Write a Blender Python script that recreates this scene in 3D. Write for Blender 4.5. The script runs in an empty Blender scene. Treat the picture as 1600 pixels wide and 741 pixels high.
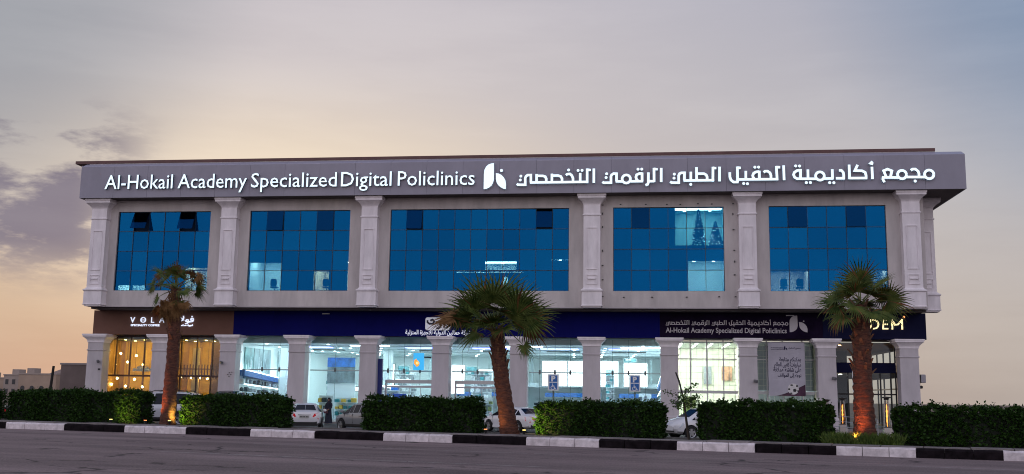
import bpy, bmesh, math, random
import numpy as np
from mathutils import Vector, Matrix
R = random.Random(7); NP = np.random.default_rng(7)
C = bpy.context.scene.collection
SC = bpy.context.scene
PI = math.pi

# ------------------------------------------------------------------ camera
cam = bpy.data.cameras.new('camera'); cam_o = bpy.data.objects.new('camera', cam); C.objects.link(cam_o)
cam.sensor_width = 36; cam.lens = 36.25; cam.clip_start = .1; cam.clip_end = 6000
r_, u_, f_ = Vector((.99232, .12292, .01380)), Vector((.00544, -.15483, .98793)), Vector((-.12357, .98026, .15431))
M = Matrix((r_, u_, -f_)).transposed().to_4x4(); M.translation = Vector((0, 0, 1.9))
cam_o.matrix_world = M
SC.camera = cam_o
SC.view_settings.view_transform = 'Standard'; SC.view_settings.look = 'None'
SC.view_settings.exposure = 0.0; SC.view_settings.gamma = 1
SC.cycles.use_denoising = True; SC.cycles.filter_width = 1.05; SC.cycles.max_bounces = 8; SC.cycles.transparent_max_bounces = 12
SC.cycles.diffuse_bounces = 4; SC.cycles.glossy_bounces = 3
SC.cycles.sample_clamp_indirect = 3; SC.cycles.sample_clamp_direct = 12
SC.cycles.caustics_reflective = False; SC.cycles.caustics_refractive = False

# ------------------------------------------------------------------ world: dusk sky with a thin cloud veil
def lin(c): return tuple(((v/255)/12.92 if v/255 <= .04045 else ((v/255+.055)/1.055)**2.4) for v in c) + (1,)
W = bpy.data.worlds.new('World'); SC.world = W; W.use_nodes = True
nt = W.node_tree; nt.nodes.clear(); nn = nt.nodes.new; lk = nt.links.new
def mth(op, a, b=None, clamp=False):
    n = nn('ShaderNodeMath'); n.operation = op; n.use_clamp = clamp
    for i, v in enumerate((a, b)):
        if v is None: continue
        if isinstance(v, (int, float)): n.inputs[i].default_value = v
        else: lk(v, n.inputs[i])
    return n.outputs[0]
def mixc(fac, a, b, mode='MIX'):
    n = nn('ShaderNodeMix'); n.data_type = 'RGBA'; n.blend_type = mode
    for s, v in ((0, fac), (6, a), (7, b)):
        if isinstance(v, (int, float)): n.inputs[s].default_value = v
        elif isinstance(v, tuple): n.inputs[s].default_value = v
        else: lk(v, n.inputs[s])
    return n.outputs[2]
def ramp(v, stops):
    n = nn('ShaderNodeValToRGB'); lk(v, n.inputs[0]); e = n.color_ramp.elements
    while len(e) < len(stops): e.new(.5)
    for k, (p, c) in enumerate(stops): e[k].position = p; e[k].color = c
    return n.outputs[0]
def mrange(v, a, b, c=0, d=1):
    n = nn('ShaderNodeMapRange'); n.interpolation_type = 'SMOOTHSTEP'; lk(v, n.inputs[0])
    for k, x in enumerate((a, b, c, d)): n.inputs[k+1].default_value = x
    return n.outputs[0]
tc = nn('ShaderNodeTexCoord'); D = tc.outputs['Generated']
sp = nn('ShaderNodeSeparateXYZ'); lk(D, sp.inputs[0]); dx, dy, dz = sp.outputs
az = mth('ARCTAN2', dx, dy)                                   # 0 straight down the +Y axis, negative to the left
west = ramp(dz, [(0, lin((192, 160, 138))), (.035, lin((198, 168, 145))), (.09, lin((212, 185, 158))), (.17, lin((208, 192, 180))), (.28, lin((208, 199, 198))), (.38, lin((199, 193, 199))), (.7, lin((120, 126, 150))), (1, lin((108, 118, 146)))])
north = ramp(dz, [(0, lin((176, 165, 157))), (.07, lin((186, 176, 170))), (.2, lin((184, 181, 185))), (.37, lin((168, 171, 187))), (.7, lin((116, 124, 150))), (1, lin((108, 118, 146)))])
east = ramp(dz, [(0, lin((206, 198, 208))), (.15, lin((233, 225, 229))), (.45, lin((213, 213, 228))), (1, lin((126, 136, 166)))])
aw = mrange(az, -.28, .42)
c = mixc(aw, west, north)
behind = mrange(dy, .35, -.35)
c = mixc(behind, c, east)
c = mixc(behind, c, (1.3, 1.28, 1.3, 1), 'MULTIPLY')
# warm glow of the set sun behind the building
ga = mth('DIVIDE', mth('ADD', az, .34), .40); gz = mth('DIVIDE', mth('SUBTRACT', dz, .175), .15)
gd = mth('SQRT', mth('ADD', mth('MULTIPLY', ga, ga), mth('MULTIPLY', gz, gz)))
dp = nn('ShaderNodeVectorMath'); dp.operation = 'DOT_PRODUCT'; lk(D, dp.inputs[0]); dp.inputs[1].default_value = (-.335, .925, .180)
g1 = mth('MULTIPLY', mrange(gd, 1.0, 0.0), mrange(dp.outputs['Value'], .5, .8))
c = mixc(mth('MULTIPLY', g1, .95), c, lin((244, 226, 200)))
# cool corner up on the left
dp2 = nn('ShaderNodeVectorMath'); dp2.operation = 'DOT_PRODUCT'; lk(D, dp2.inputs[0]); dp2.inputs[1].default_value = (-.60, .70, .39)
c = mixc(mth('MULTIPLY', mrange(dp2.outputs['Value'], .945, 1.0), .80), c, lin((138, 146, 156)))
dp3 = nn('ShaderNodeVectorMath'); dp3.operation = 'DOT_PRODUCT'; lk(D, dp3.inputs[0]); dp3.inputs[1].default_value = (.45, .78, .43)
c = mixc(mth('MULTIPLY', mrange(dp3.outputs['Value'], .93, 1.0), .85), c, lin((110, 138, 170)))
# clouds
mp = nn('ShaderNodeMapping'); lk(D, mp.inputs[0]); mp.inputs['Scale'].default_value = (1, 1, 3.2); mp.inputs['Location'].default_value = (1.3, .4, .2)
nz = nn('ShaderNodeTexNoise'); lk(mp.outputs[0], nz.inputs[0]); nz.inputs['Scale'].default_value = 4.6; nz.inputs['Detail'].default_value = 7; nz.inputs['Roughness'].default_value = .63
mp2 = nn('ShaderNodeMapping'); lk(D, mp2.inputs[0]); mp2.inputs['Scale'].default_value = (1, 1, 6)
nz2 = nn('ShaderNodeTexNoise'); lk(mp2.outputs[0], nz2.inputs[0]); nz2.inputs['Scale'].default_value = 2.4; nz2.inputs['Detail'].default_value = 8; nz2.inputs['Roughness'].default_value = .6
band = mth('MULTIPLY', mrange(dz, .07, .14), mrange(dz, .27, .22))
side = mth('MULTIPLY', mrange(az, -.44, -.54), mrange(dy, .35, .65))
side = mth('ADD', side, mth('MULTIPLY', mrange(dy, .2, -.4), .12), True)
bz1 = mrange(mth('ABSOLUTE', mth('SUBTRACT', dz, .163)), .045, 0.0); bz2 = mrange(mth('ABSOLUTE', mth('SUBTRACT', dz, .222)), .018, 0.0)
bias = mth('ADD', mth('MULTIPLY', bz1, .13), mth('MULTIPLY', bz2, .09))
dens = mth('MULTIPLY', mth('MULTIPLY', mrange(mth('ADD', nz.outputs['Fac'], bias), .48, .60), band), side)
c = mixc(dens, c, lin((122, 116, 132)))
veil = mrange(nz2.outputs['Fac'], .35, .7)
c = mixc(mth('MULTIPLY', veil, .07), c, lin((236, 226, 226)), 'SCREEN')
c = mixc(mth('MULTIPLY', mrange(nz2.outputs['Fac'], .55, .35), .05), c, lin((120, 118, 140)))
# the ground half
c = mixc(mrange(dz, 0.0, -.02), c, lin((92, 84, 86)))
sky = nn('ShaderNodeTexSky'); sky.sky_type = 'NISHITA'; sky.sun_disc = False
sky.sun_elevation = math.radians(1.5); sky.sun_rotation = math.radians(-20)
bg = nn('ShaderNodeBackground'); lk(c, bg.inputs[0]); bg.inputs[1].default_value = 1.0
bg2 = nn('ShaderNodeBackground'); lk(sky.outputs[0], bg2.inputs[0]); bg2.inputs[1].default_value = .006
ad = nn('ShaderNodeAddShader'); lk(bg.outputs[0], ad.inputs[0]); lk(bg2.outputs[0], ad.inputs[1])
wo = nn('ShaderNodeOutputWorld'); lk(ad.outputs[0], wo.inputs[0])
W.cycles.sampling_method = 'MANUAL'; W.cycles.sample_map_resolution = 512

# the sun has just set behind the building: a last weak warm glow
sl = bpy.data.lights.new('sun', 'SUN'); sl.energy = .12; sl.angle = math.radians(12); sl.color = (1, .72, .5)
so = bpy.data.objects.new('sun', sl); C.objects.link(so)
so.rotation_euler = Vector((.33, -.93, -.05)).to_track_quat('-Z', 'Y').to_euler()

# ------------------------------------------------------------------ materials
MAT = {}
def mat(name, col=(.5, .5, .5), rough=.6, metal=0, spec=.5, noise=None, bump=None, emit=None, estr=0, coat=0, sub=None):
    """noise = (scale, amount, detail, stretch)   bump = (scale, strength)"""
    if name in MAT: return MAT[name]
    m = bpy.data.materials.new(name); m.use_nodes = True; MAT[name] = m
    t = m.node_tree; b = t.nodes['Principled BSDF']
    b.inputs['Base Color'].default_value = (*col, 1); b.inputs['Roughness'].default_value = rough
    b.inputs['Metallic'].default_value = metal; b.inputs['Specular IOR Level'].default_value = spec
    if coat: b.inputs['Coat Weight'].default_value = coat; b.inputs['Coat Roughness'].default_value = .06
    if emit: b.inputs['Emission Color'].default_value = (*emit, 1); b.inputs['Emission Strength'].default_value = estr
    if noise or bump:
        tcn = t.nodes.new('ShaderNodeTexCoord'); mpn = t.nodes.new('ShaderNodeMapping')
        t.links.new(tcn.outputs['Object'], mpn.inputs[0])
    if noise:
        sc, am, de = noise[:3]
        if len(noise) > 3: mpn.inputs['Scale'].default_value = noise[3]
        n = t.nodes.new('ShaderNodeTexNoise'); n.inputs['Scale'].default_value = sc; n.inputs['Detail'].default_value = de
        n.inputs['Roughness'].default_value = .62
        t.links.new(mpn.outputs[0], n.inputs[0])
        rp = t.nodes.new('ShaderNodeValToRGB'); t.links.new(n.outputs['Fac'], rp.inputs[0])
        e = rp.color_ramp.elements; e[0].position = .3; e[1].position = .7
        e[0].color = (*[v*(1-am) for v in col], 1); e[1].color = (*[min(1, v*(1+am)) for v in col], 1)
        t.links.new(rp.outputs[0], b.inputs['Base Color'])
    if bump:
        n2 = t.nodes.new('ShaderNodeTexNoise'); n2.inputs['Scale'].default_value = bump[0]; n2.inputs['Detail'].default_value = 6
        t.links.new(tcn.outputs['Object'], n2.inputs[0])
        bp = t.nodes.new('ShaderNodeBump'); bp.inputs['Strength'].default_value = bump[1]; bp.inputs['Distance'].default_value = .03
        t.links.new(n2.outputs['Fac'], bp.inputs['Height']); t.links.new(bp.outputs[0], b.inputs['Normal'])
    return m
def glass(name, tint, refl, fac, rough=.01, fres=.25):
    if name in MAT: return MAT[name]
    m = bpy.data.materials.new(name); m.use_nodes = True; MAT[name] = m; t = m.node_tree; t.nodes.clear()
    tr = t.nodes.new('ShaderNodeBsdfTransparent'); tr.inputs[0].default_value = (*tint, 1)
    gl = t.nodes.new('ShaderNodeBsdfGlossy'); gl.inputs[0].default_value = (*refl, 1); gl.inputs['Roughness'].default_value = rough
    lw = t.nodes.new('ShaderNodeLayerWeight'); lw.inputs[0].default_value = fres
    ma = t.nodes.new('ShaderNodeMath'); ma.operation = 'ADD'; ma.use_clamp = True; t.links.new(lw.outputs['Fresnel'], ma.inputs[0]); ma.inputs[1].default_value = fac
    mx = t.nodes.new('ShaderNodeMixShader'); t.links.new(ma.outputs[0], mx.inputs[0]); t.links.new(tr.outputs[0], mx.inputs[1]); t.links.new(gl.outputs[0], mx.inputs[2])
    o = t.nodes.new('ShaderNodeOutputMaterial'); t.links.new(mx.outputs[0], o.inputs[0])
    return m
stucco = mat('taupe_stucco', (.53, .485, .475), .85, noise=(1.1, .17, 9, (1, 1, .25)), bump=(40, .15))
pier_m = mat('pier_cladding_shaded', (.50, .46, .48), .65, noise=(1.5, .12, 8, (1, 1, .3)), bump=(25, .08))  # pier colour darkened to carry the shade under the overhang
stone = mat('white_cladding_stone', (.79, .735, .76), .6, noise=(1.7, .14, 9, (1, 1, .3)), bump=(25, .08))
alu = mat('grey_composite_panel', (.30, .287, .35), .5, metal=.0, noise=(.7, .10, 8, (1, 1, .4)))
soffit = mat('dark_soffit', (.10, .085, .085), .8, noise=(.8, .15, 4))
brownroof = mat('brown_roof_metal', (.12, .055, .05), .6, noise=(2, .2, 4))
brownband = mat('brown_fascia_board', (.16, .085, .065), .8, spec=.1, noise=(1, .08, 4))
blueband = mat('navy_fascia_board', (.005, .006, .10), .8, spec=.06, noise=(.6, .12, 3))
blackband = mat('black_purple_banner_cloth', (.012, .007, .022), .9, spec=.04, noise=(1.5, .3, 4), bump=(3, .3))
navyband = mat('dark_navy_fascia_board', (.009, .010, .035), .85, spec=.06, noise=(1, .1, 3))
mullion = mat('dark_window_frame', (.012, .025, .05), .4)
white_frame = mat('white_window_frame', (.55, .55, .56), .5)
steel = mat('brushed_steel', (.42, .44, .46), .35, metal=.7)
dark_metal = mat('dark_metal', (.02, .02, .022), .4, metal=.4)
brown_metal = mat('brown_metal_frame', (.045, .018, .012), .5)
gwhite = mat('interior_white_paint', (.74, .82, .84), .6)
wall_teal = mat('interior_grey_green_paint', (.35, .45, .46), .6)
pane_m = glass('blue_mirror_glass', (.66, .92, .94), (.003, .122, .345), .44, .06, .2)
pane_v = [pane_m, glass('blue_mirror_glass_b', (.66, .92, .94), (.003, .112, .325), .42, .06, .2), glass('blue_mirror_glass_c', (.66, .92, .94), (.004, .134, .365), .45, .06, .2)]
pane_dark_m = glass('blue_mirror_glass_open', (.3, .5, .6), (.004, .06, .19), .38, .05, .2)
shopglass = glass('clear_shop_glass', (.90, .97, .97), (.9, .95, 1), .02, .005, .12)
backing = mat('dark_blue_backing_board', (.006, .02, .05), .9)

# ------------------------------------------------------------------ mesh helpers
def root_loc(o):
    v = Vector((0, 0, 0))
    while o is not None: v = v + Vector(o.location); o = o.parent
    return v
class MB:
    def __init__(s): s.v = []; s.f = []; s.m = []
    def add(s, vs, fs, m=0):
        k = len(s.v); s.v += [tuple(p) for p in vs]; s.f += [tuple(i+k for i in f) for f in fs]; s.m += [m]*len(fs); return s
    def box(s, x0, x1, y0, y1, z0, z1, m=0):
        return s.add([(x0,y0,z0),(x1,y0,z0),(x1,y1,z0),(x0,y1,z0),(x0,y0,z1),(x1,y0,z1),(x1,y1,z1),(x0,y1,z1)],
                     [(0,3,2,1),(4,5,6,7),(0,1,5,4),(1,2,6,5),(2,3,7,6),(3,0,4,7)], m)
    def tube(s, pts, rad, n=8, m=0, cap=True):
        pts = [Vector(p) for p in pts]; rad = rad if isinstance(rad, (list, tuple)) else [rad]*len(pts)
        vs = []; L = len(pts)
        for i, p in enumerate(pts):
            d = (pts[min(i+1, L-1)] - pts[max(i-1, 0)]).normalized()
            a = Vector((0, 0, 1)) if abs(d.z) < .9 else Vector((1, 0, 0))
            e1 = d.cross(a).normalized(); e2 = d.cross(e1)
            for k in range(n):
                t = 2*PI*k/n; vs.append(p + (e1*math.cos(t) + e2*math.sin(t))*rad[i])
        fs = [(i*n+k, i*n+(k+1) % n, (i+1)*n+(k+1) % n, (i+1)*n+k) for i in range(L-1) for k in range(n)]
        if cap: fs += [tuple(range(n))[::-1], tuple((L-1)*n+k for k in range(n))]
        return s.add(vs, fs, m)
    def lathe(s, prof, c=(0, 0, 0), n=16, m=0, sx=1, sy=1):
        vs = []
        for r, z in prof:
            for k in range(n):
                t = 2*PI*k/n; vs.append((c[0]+r*sx*math.cos(t), c[1]+r*sy*math.sin(t), c[2]+z))
        L = len(prof)
        fs = [(i*n+k, i*n+(k+1) % n, (i+1)*n+(k+1) % n, (i+1)*n+k) for i in range(L-1) for k in range(n)]
        fs += [tuple(range(n))[::-1], tuple((L-1)*n+k for k in range(n))]
        return s.add(vs, fs, m)
    def sqlathe(s, prof, cx, cy, m=0):
        """rectangular rings: prof = [(half_x, half_y, z)]"""
        vs = []
        for hx, hy, z in prof: vs += [(cx-hx,cy-hy,z),(cx+hx,cy-hy,z),(cx+hx,cy+hy,z),(cx-hx,cy+hy,z)]
        L = len(prof)
        fs = [(i*4+k, i*4+(k+1) % 4, (i+1)*4+(k+1) % 4, (i+1)*4+k) for i in range(L-1) for k in range(4)]
        fs += [(3,2,1,0), tuple((L-1)*4+k for k in range(4))]
        return s.add(vs, fs, m)
    def prism(s, poly, y0, y1, m=0, mside=None):
        """poly in (x,z), extruded y0 (front) to y1"""
        n = len(poly); vs = [(x, y0, z) for x, z in poly] + [(x, y1, z) for x, z in poly]
        s.add(vs, [tuple(range(n)), tuple(range(n, 2*n))[::-1]], m)
        k = len(s.v) - 2*n
        fs = [(k+i, k+n+i, k+n+(i+1) % n, k+(i+1) % n) for i in range(n)]
        s.f += fs; s.m += [m if mside is None else mside]*n
        return s
    def build(s, name, mats, parent=None, smooth=False, local=False, kind=None, angle=None):
        me = bpy.data.meshes.new(name)
        v = s.v
        if parent is not None and not local:
            o = root_loc(parent); v = [(p[0]-o.x, p[1]-o.y, p[2]-o.z) for p in v]
        me.from_pydata(v, [], s.f)
        for x in (mats if isinstance(mats, (list, tuple)) else [mats]): me.materials.append(x)
        me.polygons.foreach_set('material_index', s.m)
        if smooth: me.polygons.foreach_set('use_smooth', [True]*len(s.f))
        me.update()
        if smooth and angle: me.set_sharp_from_angle(angle=math.radians(angle))
        ob = bpy.data.objects.new(name, me); C.objects.link(ob)
        if parent is not None: ob.parent = parent
        if kind: ob['kind'] = kind
        return ob
def recalc(o):
    bm = bmesh.new(); bm.from_mesh(o.data); bmesh.ops.recalc_face_normals(bm, faces=bm.faces); bm.to_mesh(o.data); bm.free(); return o
def tag(o, label, cat, group=None):
    o['label'] = label; o['category'] = cat
    if group: o['group'] = group
    return o
def thing(name, label, cat, loc=(0, 0, 0), rz=0, group=None):
    o = bpy.data.objects.new(name, None); C.objects.link(o); o.location = loc; o.rotation_euler = (0, 0, rz); o.empty_display_size = .3
    return tag(o, label, cat, group)
def box(name, m, b, parent=None, **k): return MB().box(*b).build(name, m, parent, **k)
def struct(name, mb, m, **k): return mb.build(name, m, None, kind='structure', **k)

def copy_tree(o, parent=None):
    cpy = o.copy(); C.objects.link(cpy); cpy.parent = parent
    for ch in o.children: copy_tree(ch, cpy)
    return cpy

# text ---------------------------------------------------------------------
def text_verts(body, size=1, bold=0, res=3):
    cu = bpy.data.curves.new('t', 'FONT'); cu.body = body; cu.size = size; cu.offset = bold; cu.resolution_u = res
    ob = bpy.data.objects.new('t', cu); C.objects.link(ob)
    dg = bpy.context.evaluated_depsgraph_get(); dg.update()
    me = bpy.data.meshes.new_from_object(ob.evaluated_get(dg))
    vs = [v.co.copy() for v in me.vertices]; fs = [tuple(p.vertices) for p in me.polygons]
    ed = {}
    for p in me.polygons:
        for a, b in p.edge_keys: ed[(a, b)] = ed.get((a, b), 0) + 1
    be = []
    for p in me.polygons:
        q = list(p.vertices)
        for i in range(len(q)):
            a, b = q[i], q[(i+1) % len(q)]
            if ed[(min(a, b), max(a, b))] == 1: be.append((a, b))
    bpy.data.objects.remove(ob); bpy.data.curves.remove(cu); bpy.data.meshes.remove(me)
    return vs, fs, be
def text_add(mb, body, x, z, y0, y1, size, sx=1, bold=0, m=0, mside=None, align='L', res=3, rot90=False):
    vs, fs, be = text_verts(body, size, bold, res)
    if not vs: return
    if align != 'L':
        a = min(v.x for v in vs)*sx; b = max(v.x for v in vs)*sx; x = x - (b if align == 'R' else (a+b)/2)
    n = len(vs)
    P = [(x+v.x*sx, y0, z+v.y) for v in vs]; Q = [(x+v.x*sx, y1, z+v.y) for v in vs]
    mb.add(P, fs, m)
    if abs(y1-y0) > .004:
        k = len(mb.v) - n; mb.v += Q
        mb.f += [(k+a, k+b, k+n+b, k+n+a) for a, b in be]; mb.m += [m if mside is None else mside]*len(be)
AR = {'ا':(0xFE8D,0),'أ':(0xFE83,0),'ب':(0xFE8F,1),'ة':(0xFE93,0),'ت':(0xFE95,1),'ج':(0xFE9D,1),'ح':(0xFEA1,1),'خ':(0xFEA5,1),'د':(0xFEA9,0),
      'ر':(0xFEAD,0),'ز':(0xFEAF,0),'س':(0xFEB1,1),'ش':(0xFEB5,1),'ص':(0xFEB9,1),'ط':(0xFEC1,1),'ع':(0xFEC9,1),'ف':(0xFED1,1),'ق':(0xFED5,1),
      'ك':(0xFED9,1),'ل':(0xFEDD,1),'م':(0xFEE1,1),'ن':(0xFEE5,1),'ه':(0xFEE9,1),'و':(0xFEED,0),'ى':(0xFEEF,0),'ي':(0xFEF1,1),'إ':(0xFE87,0)}
def shape(t):
    """Arabic letters to their joined forms, in visual order"""
    out = []; i = 0
    while i < len(t):
        ch = t[i]
        if ch not in AR: out.append(ch); i += 1; continue
        base, dual = AR[ch]
        prev = i > 0 and t[i-1] in AR and AR[t[i-1]][1]
        if ch == 'ل' and i+1 < len(t) and t[i+1] in 'اأإ':
            b = {'ا': 0xFEFB, 'أ': 0xFEF7, 'إ': 0xFEF9}[t[i+1]]; out.append(chr(b + (1 if prev else 0))); i += 2; continue
        nxt = i+1 < len(t) and t[i+1] in AR
        if ch == 'ى': nxt = False
        k = (3 if prev and nxt else 1 if prev else 2 if nxt else 0) if dual else (1 if prev else 0)
        out.append(chr(base+k)); i += 1
    return ''.join(reversed(out))
def stroke(mb, pts, w, y0, y1, m=0, mside=None):
    """a monoline stroke with mitred corners in the (x,z) plane"""
    P = [Vector(p) for p in pts]; h = w/2; L = []; Rr = []
    for i, p in enumerate(P):
        d0 = (P[i]-P[i-1]).normalized() if i else None
        d1 = (P[i+1]-P[i]).normalized() if i < len(P)-1 else None
        if d0 is None: d0 = d1
        if d1 is None: d1 = d0
        n0 = Vector((-d0.y, d0.x)); n1 = Vector((-d1.y, d1.x)); b = (n0+n1)
        b = b.normalized() if b.length > 1e-6 else n0
        k = h/max(.55, b.dot(n0)); L.append(p+b*k); Rr.append(p-b*k)
    for i in range(len(P)-1):
        mb.prism([tuple(L[i]), tuple(Rr[i]), tuple(Rr[i+1]), tuple(L[i+1])], y0 - .0004*(len(mb.f) % 7), y1, m, mside)
def disc(x, z, r, n=14): return [(x+r*math.cos(2*PI*k/n), z+r*math.sin(2*PI*k/n)) for k in range(n)]
# ------------------------------------------------------------------ ground, road, kerb line frame
P0 = Vector((-32.34, 50.10)); KU = Vector((.9661, -.2581)); KN = Vector((.2581, .9661))
def K(s, t): p = P0 + KU*s + KN*t; return (p.x, p.y)
def strip(mb, s0, s1, t0, t1, z0, z1, m=0):
    a, b, c2, d = K(s0, t0), K(s1, t0), K(s1, t1), K(s0, t1)
    mb.add([(*a, z0), (*b, z0), (*c2, z0), (*d, z0), (*a, z1), (*b, z1), (*c2, z1), (*d, z1)],
           [(0,3,2,1),(4,5,6,7),(0,1,5,4),(1,2,6,5),(2,3,7,6),(3,0,4,7)], m)
def asphalt(name, col, coarse):
    m = mat(name, col, .8, spec=.25)
    t = m.node_tree; b = t.nodes['Principled BSDF']; N = t.nodes.new; L = t.links.new
    tcn = N('ShaderNodeTexCoord'); mp = N('ShaderNodeMapping'); mp.inputs['Rotation'].default_value = (0, 0, math.radians(14.96)); L(tcn.outputs['Object'], mp.inputs[0])
    def noise(scale, det, st):
        q = N('ShaderNodeMapping'); q.inputs['Scale'].default_value = st; L(mp.outputs[0], q.inputs[0])
        n = N('ShaderNodeTexNoise'); n.inputs['Scale'].default_value = scale; n.inputs['Detail'].default_value = det; n.inputs['Roughness'].default_value = .7; L(q.outputs[0], n.inputs[0]); return n.outputs['Fac']
    def mm(op, a, bb, cl=False):
        n = N('ShaderNodeMath'); n.operation = op; n.use_clamp = cl
        for i, v in enumerate((a, bb)):
            if isinstance(v, (int, float)): n.inputs[i].default_value = v
            else: L(v, n.inputs[i])
        return n.outputs[0]
    big = noise(.22, 5, (.16, 1.6, 1)); mid = noise(1.1, 6, (.3, 1, 1)); fine = noise(coarse, 3, (1, 1, 1))
    v = mm('ADD', mm('MULTIPLY', big, .95), mm('ADD', mm('MULTIPLY', mid, .35), mm('MULTIPLY', fine, .95)))
    vo = N('ShaderNodeTexVoronoi'); vo.feature = 'DISTANCE_TO_EDGE'; vo.inputs['Scale'].default_value = .16; vo.inputs['Randomness'].default_value = 1
    wn = N('ShaderNodeMapping'); wn.inputs['Scale'].default_value = (.7, 1.6, 1); 
    ad_ = N('ShaderNodeVectorMath'); ad_.operation = 'ADD'; L(mp.outputs[0], ad_.inputs[0])
    nn2 = N('ShaderNodeTexNoise'); nn2.inputs['Scale'].default_value = .9; nn2.inputs['Detail'].default_value = 5; L(mp.outputs[0], nn2.inputs[0])
    sc_ = N('ShaderNodeVectorMath'); sc_.operation = 'SCALE'; sc_.inputs['Scale'].default_value = 1.6; L(nn2.outputs['Color'], sc_.inputs[0]); L(sc_.outputs[0], ad_.inputs[1])
    L(ad_.outputs[0], wn.inputs[0]); L(wn.outputs[0], vo.inputs[0])
    cr = N('ShaderNodeMapRange'); L(vo.outputs['Distance'], cr.inputs[0]); cr.inputs[1].default_value = .004; cr.inputs[2].default_value = .016
    br = noise(.35, 2, (1, 1, 1)); brk = N('ShaderNodeMapRange'); L(br, brk.inputs[0]); brk.inputs[1].default_value = .44; brk.inputs[2].default_value = .50; brk.inputs[3].default_value = 1; brk.inputs[4].default_value = 0
    crack = mm('MAXIMUM', cr.outputs[0], brk.outputs[0])
    rp = N('ShaderNodeValToRGB'); L(v, rp.inputs[0]); e = rp.color_ramp.elements; e[0].position = .70; e[1].position = 1.32
    e[0].position, e[1].position = .55, 1.0
    mrn = N('ShaderNodeMapRange'); L(v, mrn.inputs[0]); mrn.inputs[1].default_value = .75; mrn.inputs[2].default_value = 1.5; L(mrn.outputs[0], rp.inputs[0])
    e[0].position = 0; e[1].position = 1; e[0].color = (*[c_*.22 for c_ in col], 1); e[1].color = (*[c_*2.0 for c_ in col], 1)
    mx = N('ShaderNodeMix'); mx.data_type = 'RGBA'; L(crack, mx.inputs[0]); mx.inputs[6].default_value = (*[c_*.3 for c_ in col], 1); L(rp.outputs[0], mx.inputs[7])
    L(mx.outputs[2], b.inputs['Base Color'])
    bp = N('ShaderNodeBump'); bp.inputs['Strength'].default_value = .5; bp.inputs['Distance'].default_value = .02; L(fine, bp.inputs['Height']); L(bp.outputs[0], b.inputs['Normal'])
    return m
road_m = asphalt('road_asphalt', (.180, .136, .134), 14)
lot_m = asphalt('car_park_asphalt', (.060, .055, .058), 20)
land_m = mat('dry_sandy_ground', (.20, .15, .11), .95, noise=(.05, .3, 8))
struct('ground', MB().add([(-3000, -500, -.06), (3000, -500, -.06), (3000, 5000, -.06), (-3000, 5000, -.06)], [(0, 1, 2, 3)]), land_m)
g = MB(); a, b, c2, d = K(-160, -34), K(200, -34), K(200, 0), K(-160, 0)
g.add([(*a, 0), (*b, 0), (*c2, 0), (*d, 0)], [(0, 1, 2, 3)]); struct('road', g, road_m)
g = MB(); a, b, c2, d = K(-60, .1), K(110, .1), K(110, 60), K(-60, 60)
g.add([(*a, -.01), (*b, -.01), (*c2, -.01), (*d, -.01)], [(0, 1, 2, 3)]); struct('car_park_ground', g, lot_m)
# worn lane lines on the road
line_m = mat('worn_road_paint', (.36, .33, .33), .8, noise=(3, .45, 6))
ml = MB()
def dash(s0, s1, t, w=.10):
    s = s0
    while s < s1:
        e = min(s1, s + R.uniform(1.2, 3.5)); a, b, c2, d = K(s, t), K(e, t), K(e, t+w*R.uniform(.6, 1)), K(s, t+w*R.uniform(.6, 1))
        ml.add([(*a, .004), (*b, .004), (*c2, .004), (*d, .004)], [(0, 1, 2, 3)]); s = e + R.choice([0, 0, .05, .25])
dash(19.5, 32.6, -5.9); dash(42.4, 75, -5.6, .13); dash(20.5, 34.2, -12.35, .12); dash(-30, -12, -12.2, .1)
struct('road_line', ml, line_m)
# kerb
kw = mat('white_kerb_paint', (.66, .60, .62), .7, noise=(3.2, .30, 10), bump=(30, .3))
kb = mat('black_kerb_paint', (.010, .007, .009), .9, spec=.1, noise=(3.5, .7, 10), bump=(30, .3))
kconc = mat('old_kerb_concrete', (.20, .175, .175), .85, noise=(1.5, .3, 8), bump=(20, .4))
kerb = bpy.data.objects.new('kerb', None); C.objects.link(kerb); kerb['kind'] = 'structure'; kerb.location = (*K(0, 0), 0)
segs = [-17.5, -13.7, -9.8, -5.9, -3.9, 0, 3.93, 7.74, 11.42, 15.06, 18.51, 21.98, 25.29, 28.62, 31.74, 34.87, 37.85, 40.77, 43.5, 46.3, 49.1, 51.9, 54.7]
segs = [-15.9, -12, -8, -3.93] + segs[5:]
white = True
def kprof(s0, s1, m, nm):
    n = 3; prof = [(0.0, -.02), (0.0, .27), (.045, .325), (.22, .335), (.22, -.02)]
    q = MB(); vs = []; fs = []
    for i in range(n+1):
        s = s0 + (s1-s0)*i/n
        for k, (t, z) in enumerate(prof):
            j = R.uniform(-.022, .022) if k < 4 else 0
            x, y = K(s, t+j); vs.append((x, y, z + (j*.6 if z > 0 else 0)))
    L = len(prof)
    fs = [(i*L+k, (i+1)*L+k, (i+1)*L+k+1, i*L+k+1) for i in range(n) for k in range(L-1)] + [tuple(range(L)), tuple(n*L+k for k in range(L))[::-1]]
    return recalc(q.add(vs, fs).build(nm, m, kerb))
for i in range(len(segs)-1):
    wht = (i % 2 == 0)                       # segment starting at s=0 is white
    if segs[i] < 0: wht = (i % 2 == 0)
    for k in range(3):
        w3 = (segs[i+1]-segs[i])/3; kprof(segs[i]+w3*k+.012, segs[i]+w3*(k+1)-.012, kw if ((i - 4) % 2 == 0) else kb, 'kerb_stone')
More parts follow.
